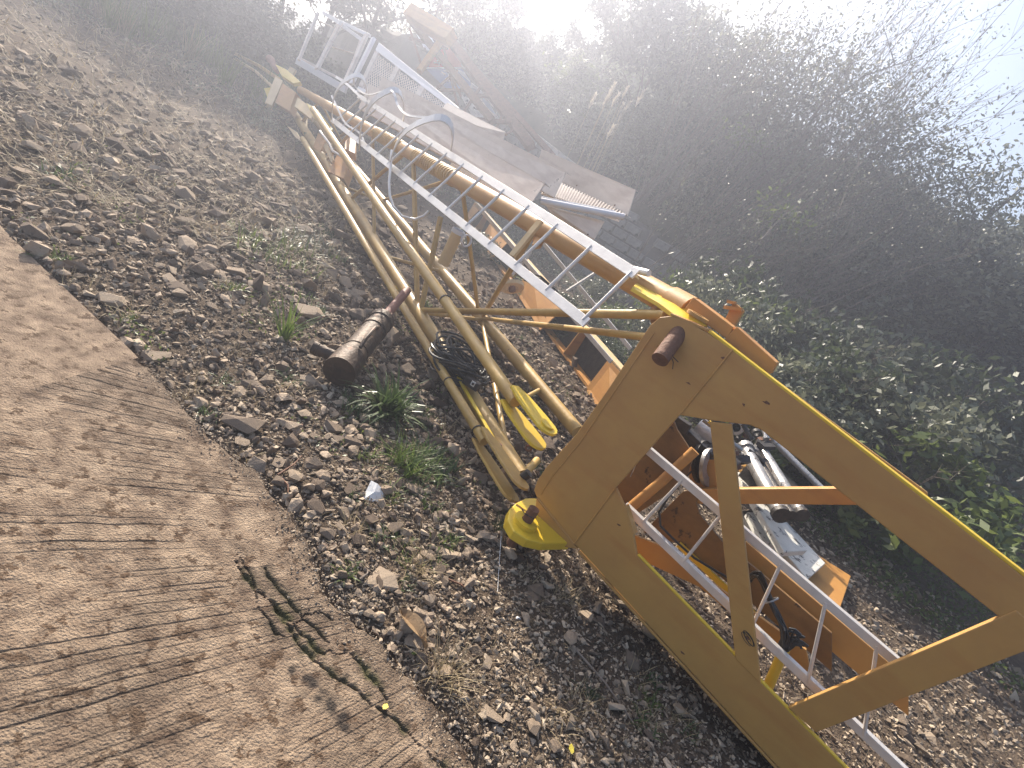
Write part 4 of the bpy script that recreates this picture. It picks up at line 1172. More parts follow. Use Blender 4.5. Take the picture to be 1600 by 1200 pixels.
# scrap heap things at 4-6 m
scr_labels = {
 'pipe': ['bare steel pipe on top of the scrap heap beyond the brace, farthest right', 'grey scrap pipe lying second from the right in the heap', 'dull steel pipe lying in the middle of the scrap heap', 'dark scrap pipe at the left side of the heap', 'thin pale pipe poking out of the top of the scrap heap']}
base = [((1188, 700), (1250, 800)), ((1176, 705), (1232, 800)), ((1164, 700), (1218, 800)), ((1150, 668), (1172, 655)), ((1210, 690), (1290, 770))]
for k, ((xa, ya), (xb, yb)) in enumerate(base):
    a, b = gnd(xa, ya, 0.62), gnd(xb, yb, 0.55)
    if (b - a).length > 1.6: b = a + (b - a).normalized() * 1.6
    t_ = thing('scrap_pipe', a, scr_labels['pipe'][k], 'pipe')
    r_ = (0.045, 0.035, 0.05, 0.05, 0.03)[k]
    obj('tube', MB().tube([a, b], r_, 16, cap=False), CHR if k % 2 == 0 else DARK, t_, smooth=True)
    obj('collar', MB().ring(a.lerp(b, 0.02), b - a, r_ * 0.8, r_ * 1.35, 0.05, 18), CHR, t_, smooth=True)
    obj('end_cap', MB().tube([b, b + (b - a).normalized() * 0.04], r_ * 1.2, 16), DARK, t_, smooth=True)
def scrapslab(px, h0, m, lab, th=0.05):
    pts = [gnd(x, y, h) for (x, y), h in zip(px, h0)]
    o = obj('scrap_plate', MB().plate(pts, (0, 0, -1), th), m, origin=pts[0], bevel=0.006)
    return tag(o, lab, 'plate')
scrapslab([(1150, 738), (1165, 735), (1262, 860), (1225, 862)], [0.35] * 4, SCRW, 'long white flaking plate seen between the brace and the cross beam')
scrapslab([(1168, 800), (1215, 800), (1290, 880), (1262, 905), (1222, 858), (1190, 842)], [0.2] * 4 + [0.2, 0.2], SCRW, 'torn white plate with black patches below the cross beam')
scrapslab([(1180, 868), (1228, 835), (1330, 900), (1300, 990), (1200, 930)], [0.1] * 5, ORG, 'rust orange plate at the right edge under the torn white plate')
scrapslab([(1143, 800), (1180, 795), (1200, 850), (1160, 880), (1140, 860)], [0.15] * 5, DARK, 'black greasy sheet just right of the frame brace')
scrapslab([(1150, 705), (1172, 722), (1160, 735), (1146, 718)], [0.5] * 4, YEL, 'small yellow plate touching the right edge of the brace', 0.03)
scrapslab([(1165, 728), (1205, 720), (1260, 770), (1225, 790)], [0.45] * 4, DARK, 'dark steel box section under the scrap pipes', 0.12)
for k in range(26):
    x, y = random.uniform(1146, 1215), random.uniform(662, 715)
    c_ = gnd(x, y, random.uniform(0.5, 0.75)); dv = Vector((random.uniform(-1, 1), random.uniform(-1, 1), random.uniform(-0.4, 0.6))).normalized()
    mb = MB()
    if k % 3 == 0: mb.ring(c_, dv, 0.022, 0.042, 0.03, 14)
    elif k % 3 == 1: mb.tube([c_ - dv * 0.07, c_ + dv * 0.05], 0.018, 10).tube([c_ + dv * 0.05, c_ + dv * 0.075], 0.03, 6)
    else: mb.box(c_ - dv * 0.06, c_ + dv * 0.06, 0.05, 0.03)
    tag(obj(('washer', 'bolt', 'iron_block')[k % 3], mb, (DARK, CHR, RUST)[k % 3 if k % 2 else 0], origin=c_, smooth=k % 3 != 2), ('loose greasy steel ring in the heap behind the base brace', 'loose thick bolt in the heap behind the base brace', 'loose greasy iron block in the heap behind the base brace')[k % 3], ('washer', 'bolt', 'block')[k % 3], ('steel rings in the heap', 'bolts in the heap', 'iron blocks in the heap')[k % 3])

# black cables hanging in the frame
cbx = thing('cable_bundle', fp(1200, 930, 0.2), 'black cable bundle tied with wire hanging inside the base frame by the ladder', 'cables')
for k in range(11):
    j = lambda s: random.uniform(-s, s)
    pts = [fp(1170 + j(4), 905 + j(5), 0.2), fp(1186 + j(6), 898 + j(5), 0.18 + j(.04)), fp(1203 + j(3), 935 + j(3), 0.17 + j(.02)), fp(1215 + j(4), 960 + j(3), 0.16 + j(.03)), fp(1226 + j(7), 990 + j(6), 0.15 + j(.03)), fp(1224 + j(8), 1012 + j(8), 0.14), fp(1238 + j(10), 1000 + j(20), 0.14), fp(1262 + j(10), 1010 + j(20), 0.14)]
    q = []
    for i in range(len(pts) - 1):
        for t in (0, 0.33, 0.66):
            p0, p1, p2, p3 = pts[max(i - 1, 0)], pts[i], pts[i + 1], pts[min(i + 2, len(pts) - 1)]
            q.append(0.5 * ((2 * p1) + (p2 - p0) * t + (2 * p0 - 5 * p1 + 4 * p2 - p3) * t * t + (3 * p1 - p0 - 3 * p2 + p3) * t ** 3))
    obj('cable', MB().tube(q, 0.0055, 6), BLK, cbx, smooth=True)
obj('wire_wrap', MB().ring(fp(1205, 938, 0.17), fp(1215, 960, 0.16) - fp(1195, 920, 0.18), 0.028, 0.033, 0.006, 16), CHR, cbx)
lc = [fp(1066, 752, 0.12), fp(1045, 775, 0.13), fp(1030, 800, 0.14), fp(1032, 822, 0.15), fp(1055, 845, 0.16), fp(1085, 872, 0.18), fp(1120, 893, 0.2), fp(1160, 915, 0.2)]
tag(obj('cable', MB().tube(lc, 0.006, 7), BLK, origin=lc[0], smooth=True), 'single black cable curving down behind the inner ladder', 'cable')

# ------------------------------------------------------------------ big cable coil on the gravel between the rods
cc = gnd(716, 572, 0.19)
coil = thing('cable_coil', (cc.x, cc.y, 0), 'untidy coil of black cable dumped between the two tie rods', 'cable coil')
for k in range(26):
    R_ = random.uniform(0.13, 0.24); ph = random.uniform(0, 6.28); tl = rotm(1)[0]
    tx, ty = random.uniform(-0.5, 0.5), random.uniform(-0.7, 0.4)
    o_ = Vector((random.uniform(-0.05, 0.06), random.uniform(-0.05, 0.06), random.uniform(-0.04, 0.07)))
    pts = []
    for i in range(25):
        q = ph + i / 24 * random.uniform(5.8, 6.0) if False else ph + i / 24 * 6.1
        rr = R_ * (1 + 0.10 * math.sin(2 * q + k) + 0.06 * math.sin(3 * q + 2 * k))
        x_, y_ = rr * math.cos(q), rr * 0.8 * math.sin(q)
        z_ = x_ * tx + y_ * ty + 0.02 * math.sin(3 * q + k)
        pts.append(cc + o_ + Vector((x_, y_, max(z_, -0.14))))
    obj('cable_loop', MB().tube(pts, 0.0085, 7), BLK, coil, smooth=True)
lb = gnd(738, 598, 0.22)
cn = thing('connector_box', lb, 'small dark connector box with a pale square plate below the cable coil', 'box')
obj('housing', MB().box(lb - Vector((0.06, 0, 0)), lb + Vector((0.06, -0.02, 0)), 0.06, 0.06), DARK, cn, bevel=0.006)
obj('plate', MB().box(lb + Vector((-0.004, -0.035, 0.012)), lb + Vector((0.026, -0.045, 0.012)), 0.012, 0.035), PAPER, cn)
obj('plate_mark', MB().box(lb + Vector((0.004, -0.045, 0.014)), lb + Vector((0.018, -0.050, 0.014)), 0.010, 0.016), DARK, cn)

# ------------------------------------------------------------------ rusty hydraulic jack
j0 = gnd(534, 576, 0.13)
j1 = dep(636, 454, 4.35)
ja = (j1 - j0).normalized()
jk = thing('hydraulic_jack', (j0.x, j0.y, 0), 'rusty hydraulic cylinder lying on the rubble, its red-brown rod propped on the leftmost tie rod', 'hydraulic jack')
jl = (j1 - j0).length
def jp(f): return j0 + ja * jl * f
obj('base_cap', MB().tube([jp(-0.03), jp(0.0), jp(0.03)], 0.098, 26), DRUST, jk, smooth=True)
obj('barrel', MB().tube([jp(0.03), jp(0.10)], 0.095, 26), DRUST, jk, smooth=True)
obj('barrel', MB().tube([jp(0.10), jp(0.16)], 0.095, 26, 0.078), DRUST, jk, smooth=True)
obj('barrel', MB().tube([jp(0.16), jp(0.50)], 0.084, 26, 0.080), DRUST, jk, smooth=True)
obj('collar', MB().tube([jp(0.40), jp(0.43)], 0.088, 26), DRUST, jk, smooth=True)
obj('gland', MB().tube([jp(0.50), jp(0.545)], 0.088, 26), DRUST, jk, smooth=True)
obj('rod', MB().tube([jp(0.545), jp(1.0)], 0.034, 20), RED, jk, smooth=True)
sdv = ja.cross(Z).normalized(); upj = sdv.cross(ja)
if toimg(j0 + sdv)[0] > toimg(j0)[0]: sdv = -sdv
obj('handle_strap', MB().tube([jp(0.10) + upj * 0.10 - sdv * 0.03, jp(0.14) + upj * 0.14 - sdv * 0.03, jp(0.28) + upj * 0.13 - sdv * 0.03, jp(0.36) + upj * 0.08 - sdv * 0.03], 0.012, 8), DRUST, jk, smooth=True)
obj('side_port', MB().tube([jp(0.06) + sdv * 0.06, jp(0.05) + sdv * 0.20], 0.035, 16, cap=False), DRUST, jk, smooth=True)
obj('side_port', MB().ring(jp(0.05) + sdv * 0.20, sdv, 0.022, 0.040, 0.03, 18), DRUST, jk, smooth=True)
for k in range(6):
    q = k / 6 * 6.28
    obj('bolt', MB().tube([jp(0.535) + (sdv * math.cos(q) + upj * math.sin(q)) * 0.078, jp(0.56) + (sdv * math.cos(q) + upj * math.sin(q)) * 0.078], 0.009, 6), RUST, jk)

# ------------------------------------------------------------------ litter
pp = [gnd(x, y, h) for x, y, h in [(564, 783, 0.02), (571, 769, 0.03), (580, 751, 0.06), (590, 756, 0.065), (601, 769, 0.05), (595, 787, 0.02), (580, 789, 0.016)]]
mb = MB()
cpt = sum(pp, Vector()) / 7 + Z * 0.012
mb.add([cpt] + pp, [(0, i + 1, (i + 1) % 7 + 1) for i in range(7)])
pa = obj('paper_scrap', mb, PAPER, origin=cpt); tag(pa, 'crumpled white paper scrap lying on the gravel near the road', 'paper')
md = pa.modifiers.new('solid', 'SOLIDIFY'); md.thickness = 0.0015
lf = MB(); c_ = gnd(640, 978, 0.03)
lp = []
for i in range(9):
    f = i / 8; wv = 0.035 * math.sin(math.pi * min(1, f * 1.1 + 0.02)) ** 0.8
    a_ = c_ + Vector((-0.06 + 0.15 * f, 0.03 - 0.09 * f, 0.02 * math.sin(f * 3)))
    lp += [a_ + Vector((0.5, 0.8, 0)) * wv + Z * 0.022, a_, a_ - Vector((0.5, 0.8, 0)) * wv + Z * 0.02]
lf.add(lp, [(i * 3 + j, i * 3 + j + 1, i * 3 + j + 4, i * 3 + j + 3) for i in range(8) for j in (0, 1)])
o_ = obj('dead_leaf', lf, DLEAF, origin=c_); tag(o_, 'large curled brown dead leaf on the gravel below the pale boulder', 'leaf')
md = o_.modifiers.new('solid', 'SOLIDIFY'); md.thickness = 0.0012
def smallleaf(x, y, lab, m=LIME, s=0.02, h=0.02):
    c_ = gnd(x, y, h); a = random.uniform(0, 6.28); d_ = Vector((math.cos(a), math.sin(a), 0.1)); n_ = Vector((-d_.y, d_.x, 0.2))
    mb = MB().add([c_ - d_ * s, c_ - d_ * s * 0.3 + n_ * s * 0.7, c_ + d_ * s * 0.5 + n_ * s * 0.5, c_ + d_ * s, c_ + d_ * s * 0.4 - n_ * s * 0.6, c_ - d_ * s * 0.4 - n_ * s * 0.6], [(0, 1, 2, 3, 4, 5)])
    o_ = obj('fallen_leaf', mb, m, origin=c_); tag(o_, lab, 'leaf'); md = o_.modifiers.new('solid', 'SOLIDIFY'); md.thickness = 0.001
smallleaf(602, 1104, 'small yellow leaf lying on the cracked concrete road', h=0.022, s=0.013)
smallleaf(893, 1170, 'yellow leaf among the stones at the bottom edge', h=0.03, s=0.018)
smallleaf(864, 1058, 'tiny orange-red scrap on the gravel at the shadow border', m=REDP, s=0.006)
smallleaf(471, 664, 'small red plastic scrap between stones near the road', m=REDP, s=0.008)
cpv = gnd(767, 1058, 0.02)
pc_ = MB()
for k in range(12):
    q = math.pi * (k / 11) - 0.4
    pc_.box(cpv, cpv + Vector((math.cos(q), math.sin(q), 0.25)) * 0.035, 0.006, 0.004)
pc_.tube([cpv - Z * 0.008, cpv + Z * 0.004], 0.028, 16)
tag(obj('plastic_cap', pc_, BLK, origin=cpv), 'black ribbed plastic cap on the sunlit gravel', 'cap')
wp = gnd(806, 968, 0.025)
tag(obj('pipe_piece', MB().ring(wp, Vector((0.5, -0.9, 0.5)), 0.010, 0.017, 0.035, 18), WHT, origin=wp, smooth=True), 'short white plastic pipe piece near the shadow of the frame', 'pipe')
tag(obj('string', MB().tube([gnd(783, 838, 0.12), gnd(780, 880, 0.05), gnd(777, 935, 0.03), gnd(780, 985, 0.03), gnd(779, 1030, 0.02)], 0.0014, 4), PAPER, origin=gnd(780, 900)), 'thin pale string trailing down from the lug onto the gravel', 'string')
stk = [((434, 742), (472, 712)), ((440, 748), (450, 770)), ((700, 905), (733, 925)), ((562, 905), (575, 890)), ((404, 340), (402, 368)), ((370, 350), (400, 372)), ((895, 1010), (990, 1130))]
sl = ['dark twig pointing at the road corner', 'short twig by the broken road edge', 'reddish piece of bark on the gravel left of the string', 'small twig beside the pale boulder', 'pale stick lying across the big grey block', 'pale stick at the far left edge below the big block', 'long dry stem in the shade of the bottom beam']
for ((a_, b_), lab) in zip(stk, sl):
    p, q = gnd(*a_, 0.03), gnd(*b_, 0.035)
    tag(obj('twig', MB().tube([p, p.lerp(q, 0.5) + Vector((0.01, 0.006, 0.006)), q], 0.004 + 0.0008 * p.length, 6, 0.002), TWIG if 'pale' in lab or 'dry' in lab else RUST, origin=p), lab, 'twig')

# ------------------------------------------------------------------ plants
DGRN = mat('deep_green_leaf', (0.04, 0.075, 0.02), (0.12, 0.17, 0.06), 4, 0.4, bump=0, island=True, translucent=0.35)
def blade_mb(mb, base, dirv, ln, wd, droop, seg=4):
    side = dirv.cross(Z)
    if side.length < 1e-3: side = Vector((1, 0, 0))
    side.normalize()
    vs = []; p = Vector(base); d = Vector(dirv).normalized()
    for i in range(seg + 1):
        f = i / seg
        w_ = wd * (1 - f ** 1.6) * (0.55 + 0.45 * min(1, f * 4)) / 2 + 0.0003
        vs += [p - side * w_, p + side * w_]
        p = p + d * (ln / seg); d = (d - Z * droop / seg).normalized()
    mb.add(vs, [(2 * i, 2 * i + 1, 2 * i + 3, 2 * i + 2) for i in range(seg)])
def tuft(n, ln, wd, droop, spread=0.6, jit=0.03):
    mb = MB()
    for _ in range(n):
        a = random.uniform(0, 6.283); e = random.uniform(0.15, spread)
        d = Vector((math.cos(a) * e, math.sin(a) * e, 1)).normalized()
        blade_mb(mb, Vector((random.uniform(-jit, jit), random.uniform(-jit, jit), -0.01)), d, ln * random.uniform(0.5, 1), wd * random.uniform(0.6, 1.1), droop * random.uniform(0.5, 1.3))
    return mb
def put(mb, name, m, x, y, lab, cat, group=None, scl=1, h=None):
    p = gnd(x, y); z_ = hgt(p.x, p.y)
    o = obj(name, mb, m); o.location = (p.x, p.y, z_); o.scale = (scl, scl, scl); o.rotation_euler.z = random.uniform(0, 6.28)
    return tag(o, lab, cat, group)
put(tuft(110, 0.36, 0.026, 1.6, 1.2, 0.06), 'leafy_weed', DGRN, 603, 650, 'dark green rosette weed with long toothed leaves growing between rocks', 'weed')
put(tuft(110, 0.28, 0.007, 1.4, 1.0, 0.07), 'grass_tuft', GRN, 630, 740, 'bright thin grass tuft right above the white paper', 'grass tuft')
put(tuft(170, 0.17, 0.014, 1.2, 1.3, 0.14), 'leafy_weed', DGRN, 668, 735, 'low spreading weed with small leaves right of the thin grass tuft', 'weed')
put(tuft(34, 0.40, 0.013, 0.9, 0.8, 0.03), 'grass_tuft', GRN, 445, 530, 'fresh green grass tuft left of the rusty jack', 'grass tuft')
put(tuft(45, 0.24, 0.003, 1.2, 1.1, 0.04), 'dry_grass_tuft', DRY, 645, 900, 'dry straw tuft beside the largest pale boulder', 'dry grass')
put(tuft(60, 0.22, 0.003, 1.0, 1.0, 0.05), 'dry_grass_tuft', DRY, 690, 1065, 'dry straw tuft near the lower road edge left of the black cap', 'dry grass')
put(tuft(30, 0.10, 0.006, 1.2, 1.2, 0.02), 'leafy_weed', LEAF1, 915, 1090, 'small dark rosette weed in the shade of the frame', 'weed')
put(tuft(40, 0.22, 0.004, 1.0, 0.9, 0.03), 'grass_tuft', LEAF1, 775, 835, 'dark fine grass tuft against the yellow lug', 'grass tuft')
put(tuft(40, 0.32, 0.004, 1.3, 1.0, 0.03), 'dry_grass_tuft', DRY, 940, 590, 'wispy dry grass in front of the orange girder end', 'dry grass')
put(tuft(90, 0.18, 0.010, 1.4, 1.2, 0.10), 'leafy_weed', DGRN, 560, 645, 'low green sprigs left of the dark rosette weed', 'weed')
put(tuft(190, 0.22, 0.014, 1.4, 1.2, 0.32), 'leafy_weed', LEAF3, 430, 400, 'patch of small-leaved weed below the big grey block', 'weed')
put(tuft(130, 0.22, 0.014, 1.4, 1.2, 0.28), 'leafy_weed', LEAF2, 475, 385, 'weed patch right of the big grey block', 'weed')
SM = []
for s, (n_, l_, w_, m_) in enumerate([(26, 0.10, 0.004, DRY), (30, 0.09, 0.008, DGRN), (22, 0.12, 0.003, DRY), (40, 0.07, 0.009, LEAF3)]):
    o_ = obj('small_tuft', tuft(n_, l_, w_, 1.3, 1.3, 0.05), m_); SM.append(o_.data); bpy.data.objects.remove(o_)
k = 0
while k < 110:
    x, y = random.uniform(-40, 1090), random.uniform(200, 1180)
    if (x - 800) * 0.5 + (600 - y) * 0.866 > 140: continue
    p = gnd(x, y)
    if road_d(p.x, p.y) > -0.02 or p.length > 12: continue
    if mn.noise(Vector((p.x * 1.2, p.y * 1.2, 4))) < -0.05: continue
    s = k % 4; g = 0.6 + 0.22 * p.length
    link('dry_grass_tuft' if s in (0, 2) else 'small_weed', SM[s], (p.x, p.y, hgt(p.x, p.y)), (0, 0, random.uniform(0, 6.3)), (g * random.uniform(.7, 1.2),) * 3, label='tiny dry straw tuft between the stones' if s in (0, 2) else 'tiny green weed between the stones', cat='dry grass' if s in (0, 2) else 'weed', group='tiny straw tufts in the gravel' if s in (0, 2) else 'tiny weeds in the gravel')
    k += 1
# scattered straw and moss as uncountable cover
def strawfield(name, n, r0, r1, a0, a1, m, ln, wd, label, cat, lift=0.01, flatness=0.12, clump=None, wallside=True):
    P, R = ground_points(n, r0, r1, a0, a1, wallside=wallside)
    n = len(P)
    a = rng.uniform(0, 6.283, n); L_ = ln * rng.uniform(0.4, 1.2, n) * (0.6 + 0.12 * R)
    d = np.stack([np.cos(a), np.sin(a), rng.normal(flatness, 0.25 * flatness + 0.12, n)], -1)
    d /= np.linalg.norm(d, axis=1)[:, None]
    s_ = np.stack([-np.sin(a), np.cos(a), np.zeros(n)], -1)
    P = P + np.array([0, 0, lift])
    w_ = (wd * (0.6 + 0.2 * R))[:, None]
    mid = P + d * (L_ * 0.5)[:, None] + rng.normal(0, 1, (n, 3)) * (L_ * 0.07)[:, None] + np.array([0, 0, 0.01])
    end = P + d * L_[:, None]
    V = np.stack([P - s_ * w_, P + s_ * w_, mid - s_ * w_, mid + s_ * w_, end - s_ * w_ * 0.3, end + s_ * w_ * 0.3], 1).reshape(-1, 3)
    b = (np.arange(n) * 6)[:, None]
    F = np.concatenate([b + np.array([[0, 1, 3, 2]]), b + np.array([[2, 3, 5, 4]])])
    return link(name, npmesh(name, V, F, m), label=label, cat=cat, kind='stuff')
strawfield('dry_litter', 5200, 0.8, 9, -75, 55, DRY, 0.055, 0.0007, 'fine dry stalks and straw littering the gravel', 'litter')
strawfield('dry_litter', 9000, 4.5, 18, -75, -22, DRY, 0.16, 0.0016, 'bleached straw over the far slope at the upper left', 'litter', flatness=0.35)
# clustered leaf meshes
def leaves(P, size, aspect=0.5, up=0.0):
    n = len(P)
    R = rotm(n)
    s_ = size * rng.uniform(0.6, 1.3, n)
    a = R[:, :, 0] * s_[:, None]; b = R[:, :, 1] * (s_ * aspect)[:, None]
    V = np.stack([P - a, P + b * 0.9 - a * 0.1, P + a, P - b * 0.9 - a * 0.1], 1).reshape(-1, 3)
    F = np.arange(n * 4).reshape(-1, 4)
    return V, F
def crown(nclump, nleaf, size, seed, squash=0.8, cl=0.20):
    r_ = np.random.default_rng(seed)
    c = r_.normal(size=(nclump, 3)); c /= np.linalg.norm(c, axis=1)[:, None]
    c *= (r_.uniform(0.25, 1.0, nclump) ** 0.6)[:, None]
    c[:, 2] *= squash
    w_ = r_.integers(0, nclump, nleaf)
    P = c[w_] + r_.normal(0, 1, (nleaf, 3)) * (cl * r_.uniform(0.5, 1.4, nclump)[w_])[:, None]
    return leaves(P, size)
CR = {}
for nm, m_ in (('dark', LEAF1), ('grey', LEAF2), ('bright', LEAF3)):
    CR[nm] = [npmesh('crown_' + nm, *crown(46, 5200 if nm != 'bright' else 2600, 0.055 if nm != 'bright' else 0.07, s, cl=0.13), m_) for s in ((1, 2, 3) if nm != 'bright' else (4,))]
SPR = [npmesh('sparse_crown', *crown(80, 3800, 0.030, s, cl=0.2), LEAF2) for s in (8, 9)]
def trunk_mb(h, spread, seed, r0=0.06, nb=7):
    r_ = random.Random(seed); mb = MB()
    top = Vector((r_.uniform(-.2, .2) * h * 0.4, r_.uniform(-.2, .2) * h * 0.4, h * 0.75))
    mb.tube([Vector((0, 0, -0.4)), Vector((0.03, 0.02, h * 0.3)), top * 0.7, top], r0, 7, r0 * 0.3)
    for k in range(nb):
        f = r_.uniform(0.3, 0.95); a = r_.uniform(0, 6.28); b = top * f
        e = b + Vector((math.cos(a) * spread, math.sin(a) * spread, h * 0.3)) * r_.uniform(0.5, 1)
        m_ = b.lerp(e, 0.5) + Vector((r_.uniform(-.1, .1), r_.uniform(-.1, .1), 0.1)) * spread
        mb.tube([b, m_, e], r0 * 0.4, 5, r0 * 0.1)
        for _ in range(3):
            g_ = m_.lerp(e, r_.random()); e2 = g_ + Vector((r_.uniform(-1, 1), r_.uniform(-1, 1), r_.uniform(0, 1))) * spread * 0.4
            mb.tube([g_, e2], r0 * 0.15, 4, r0 * 0.05)
    return mb
TRK = []
for s in range(4):
    o_ = obj('trunk', trunk_mb(1.0, 0.5, s, 0.016), BARK); TRK.append(o_.data); bpy.data.objects.remove(o_)
tree_n = [0]
def tree(az, dist, top, rad_, kind, label, group=None, sparse=False, asp=1.0):
    x, y = math.sin(rad(az)) * dist, math.cos(rad(az)) * dist
    z0 = hgt(x, y)
    H_ = max(top - z0, 0.6)
    rr = min(rad_, H_ * 0.62)
    t = thing('tree' if H_ > 2.2 else 'shrub', (x, y, z0 - 0.1), label, 'tree' if H_ > 2.2 else 'shrub', group)
    link('trunk', TRK[tree_n[0] % 4], (0, 0, 0), (0, 0, random.uniform(0, 6.28)), (H_ * 0.9, H_ * 0.9, H_), parent=t)
    me = (SPR if sparse else CR[kind])[tree_n[0] % (2 if sparse else len(CR[kind]))]
    sz = max(H_ - rr * 0.8, H_ * 0.5)
    link('crown', me, (0, 0, sz), (random.uniform(-.2, .2), random.uniform(-.2, .2), random.uniform(0, 6.28)), (rr * asp, rr * asp, rr * 1.0), parent=t)
    tree_n[0] += 1
    return t
# skyline trees (azimuth in degrees, distance, top height)
sky_t = [(-48, 30, 8.6, 2.6, 'dark', 'tall hazy tree beyond the reeds, farthest left of the skyline'), (-42, 29, 8.8, 2.4, 'grey', 'hazy grey-green tree on the skyline second from the left'),
         (-36, 28, 9.6, 2.6, 'dark', 'hazy dark tree on the bank straight above the pale guard rail'), (-31, 27, 10.0, 2.6, 'dark', 'pale hazy tree behind the rusty lattice section'),
         (-26.5, 26, 9.4, 2.4, 'grey', 'tree on the bank crest just right of the rusty lattice'), (-22.5, 25, 8.6, 2.1, 'dark', 'broad tree left of the notch of white sky'),
         (-18.5, 24, 7.4, 1.7, 'grey', 'grey-green tree bordering the notch of sky on its left'), (-14.0, 23, 6.0, 1.3, 'dark', 'low tree crown filling the bottom of the sky notch'),
         (-10.5, 21.5, 6.6, 1.3, 'dark', 'dark bushy tree rising right of the sky notch'), (-6.8, 20.5, 9.0, 1.8, 'dark', 'tallest dark domed tree against the white sky'),
         (-3.0, 19.5, 8.1, 1.6, 'dark', 'dark tree just right of the tallest domed one'), (1.5, 18.5, 8.0, 1.7, 'grey', 'grey tree behind the twiggy bare shrubs')]
for az, di, tp, ra_, kd, lab in sky_t: tree(az, di, tp, ra_, kd, lab)
for az, di, tp, ra_ in [(5, 18, 8.3, 2.0), (8.5, 17.5, 8.3, 2.0), (12.5, 16.5, 8.0, 2.0), (17, 16, 7.2, 1.9), (22, 15.5, 6.9, 1.9), (28, 15, 6.6, 1.9), (34, 14, 6.2, 1.9), (41, 14, 6.2, 2.0), (50, 14, 6.2, 2.0)]:
    tree(az, di, tp, ra_, 'grey', 'thin-leaved tree on the right flank of the bank', 'thin-leaved trees on the right flank', sparse=True)
n = 0
while n < 85:
    az = random.uniform(-52, 48); di = random.uniform(13.5, 27)
    x, y = math.sin(rad(az)) * di, math.cos(rad(az)) * di
    s = (x - WO.x) * WN.x + (y - WO.y) * WN.y
    if s < 0.9 or s > 10: continue
    top = hgt(x, y) + random.uniform(1.0, 2.0)
    if top > 1.6 + di * (0.17 if az < -9 else 0.27): continue
    k_ = random.choice(['dark', 'dark', 'grey', 'grey', 'bright'] if n % 4 else ['grey'])
    tree(az, di, top, random.uniform(0.7, 1.3), k_, {'dark': 'dark evergreen shrub in the thicket covering the bank', 'grey': 'grey-green shrub in the thicket covering the bank', 'bright': 'lighter green shrub in the thicket covering the bank'}[k_], {'dark': 'dark shrubs covering the bank', 'grey': 'grey-green shrubs covering the bank', 'bright': 'lighter shrubs covering the bank'}[k_], asp=random.uniform(0.9, 1.4))
    n += 1
for k in range(26):
    az, di = random.uniform(-56, -29), random.uniform(19, 26)
    x, y = math.sin(rad(az)) * di, math.cos(rad(az)) * di
    tree(az, di, hgt(x, y) + random.uniform(1.2, 2.6), random.uniform(1.0, 1.6), random.choice(['dark', 'grey', 'grey']), 'hazy shrub beyond the tall grass at the upper left', 'hazy shrubs at the upper left', asp=1.3)
for az in (-44, -40.5, -37, -34, -31):
    tree(az, 25 + (az % 3), 6.4, 2.0, 'dark' if az % 2 else 'grey', 'hazy tree closing the gap behind the pale guard rail', 'hazy trees behind the guard rail', asp=1.3)
# near bushes between girder, wall and frame
near = [(1125, 385, 9.3, 1.55, 0.62, 'bright', 'bright leafy bush in front of the grey block wall'), (1095, 440, 8.6, 1.2, 0.60, 'grey', 'grey-green bush right behind the grey angle bar end'), (1170, 450, 8.0, 1.75, 0.8, 'grey', 'dense bush above the small orange bracket'),
        (1215, 520, 6.8, 1.45, 0.7, 'grey', 'leafy bush touching the right part of the top beam'), (1050, 395, 9.6, 0.6, 0.5, 'bright', 'small bright bush at the stepped end of the wall'),
        (1195, 400, 9.6, 2.2, 1.0, 'dark', 'dark bush in the shade right of the bright leafy one'), (940, 420, 8.5, 0.4, 0.5, 'dark', 'low weeds heaped behind the top chord'), (870, 430, 8.2, 0.35, 0.5, 'bright', 'low green weed patch seen under the top chord'),
        (985, 480, 7.2, 0.4, 0.5, 'dark', 'dark low bush behind the end of the ladder'), (930, 500, 6.9, 0.35, 0.45, 'dark', 'dark weeds beside the box girder'), (1290, 560, 7.0, 1.6, 0.9, 'grey', 'broad bush beyond the far right of the top beam'),
        (1380, 560, 7.6, 1.9, 1.0, 'dark', 'dark bush further right beyond the frame'), (1480, 600, 7.6, 1.9, 1.0, 'grey', 'grey bush at the far right beyond the frame'), (1240, 600, 6.2, 1.05, 0.5, 'bright', 'bright low bush close behind the top beam'),
        (780, 330, 9.4, 0.4, 0.5, 'dark', 'low weeds in the gap beneath the kick plates'), (1010, 350, 10.5, 0.7, 0.4, 'grey', 'thin weeds right below the square block wall'), (1560, 640, 6.8, 1.5, 0.9, 'bright', 'light green bush at the very right edge'), (1430, 500, 9.5, 2.4, 1.1, 'grey', 'tall grey bush behind the far right bushes'), (1300, 470, 9.5, 2.4, 1.1, 'dark', 'tall dark bush beyond the corner of the top beam'), (1570, 560, 9.5, 2.4, 1.1, 'dark', 'tall dark bush at the upper right edge'), (1240, 440, 9.0, 1.9, 0.9, 'bright', 'light green bush behind the leafy bush at the top beam')]
for (x, y, di, hh, rr, kd, lab) in near:
    d_ = ray(x, y); az = math.degrees(math.atan2(d_.x, d_.y))
    xx, yy = math.sin(rad(az)) * di, math.cos(rad(az)) * di
    t = thing('bush', (xx, yy, hgt(xx, yy) - 0.05), lab, 'bush')
    link('crown', random.choice(CR[kd]), (0, 0, hh * 0.52), (0, 0, random.uniform(0, 6.28)), (rr * 1.05, rr * 1.05, hh * 0.52), parent=t)
    link('stem', TRK[1], (0, 0, 0), (0, 0, 1), (hh * 0.8, hh * 0.8, hh * 0.9), parent=t)
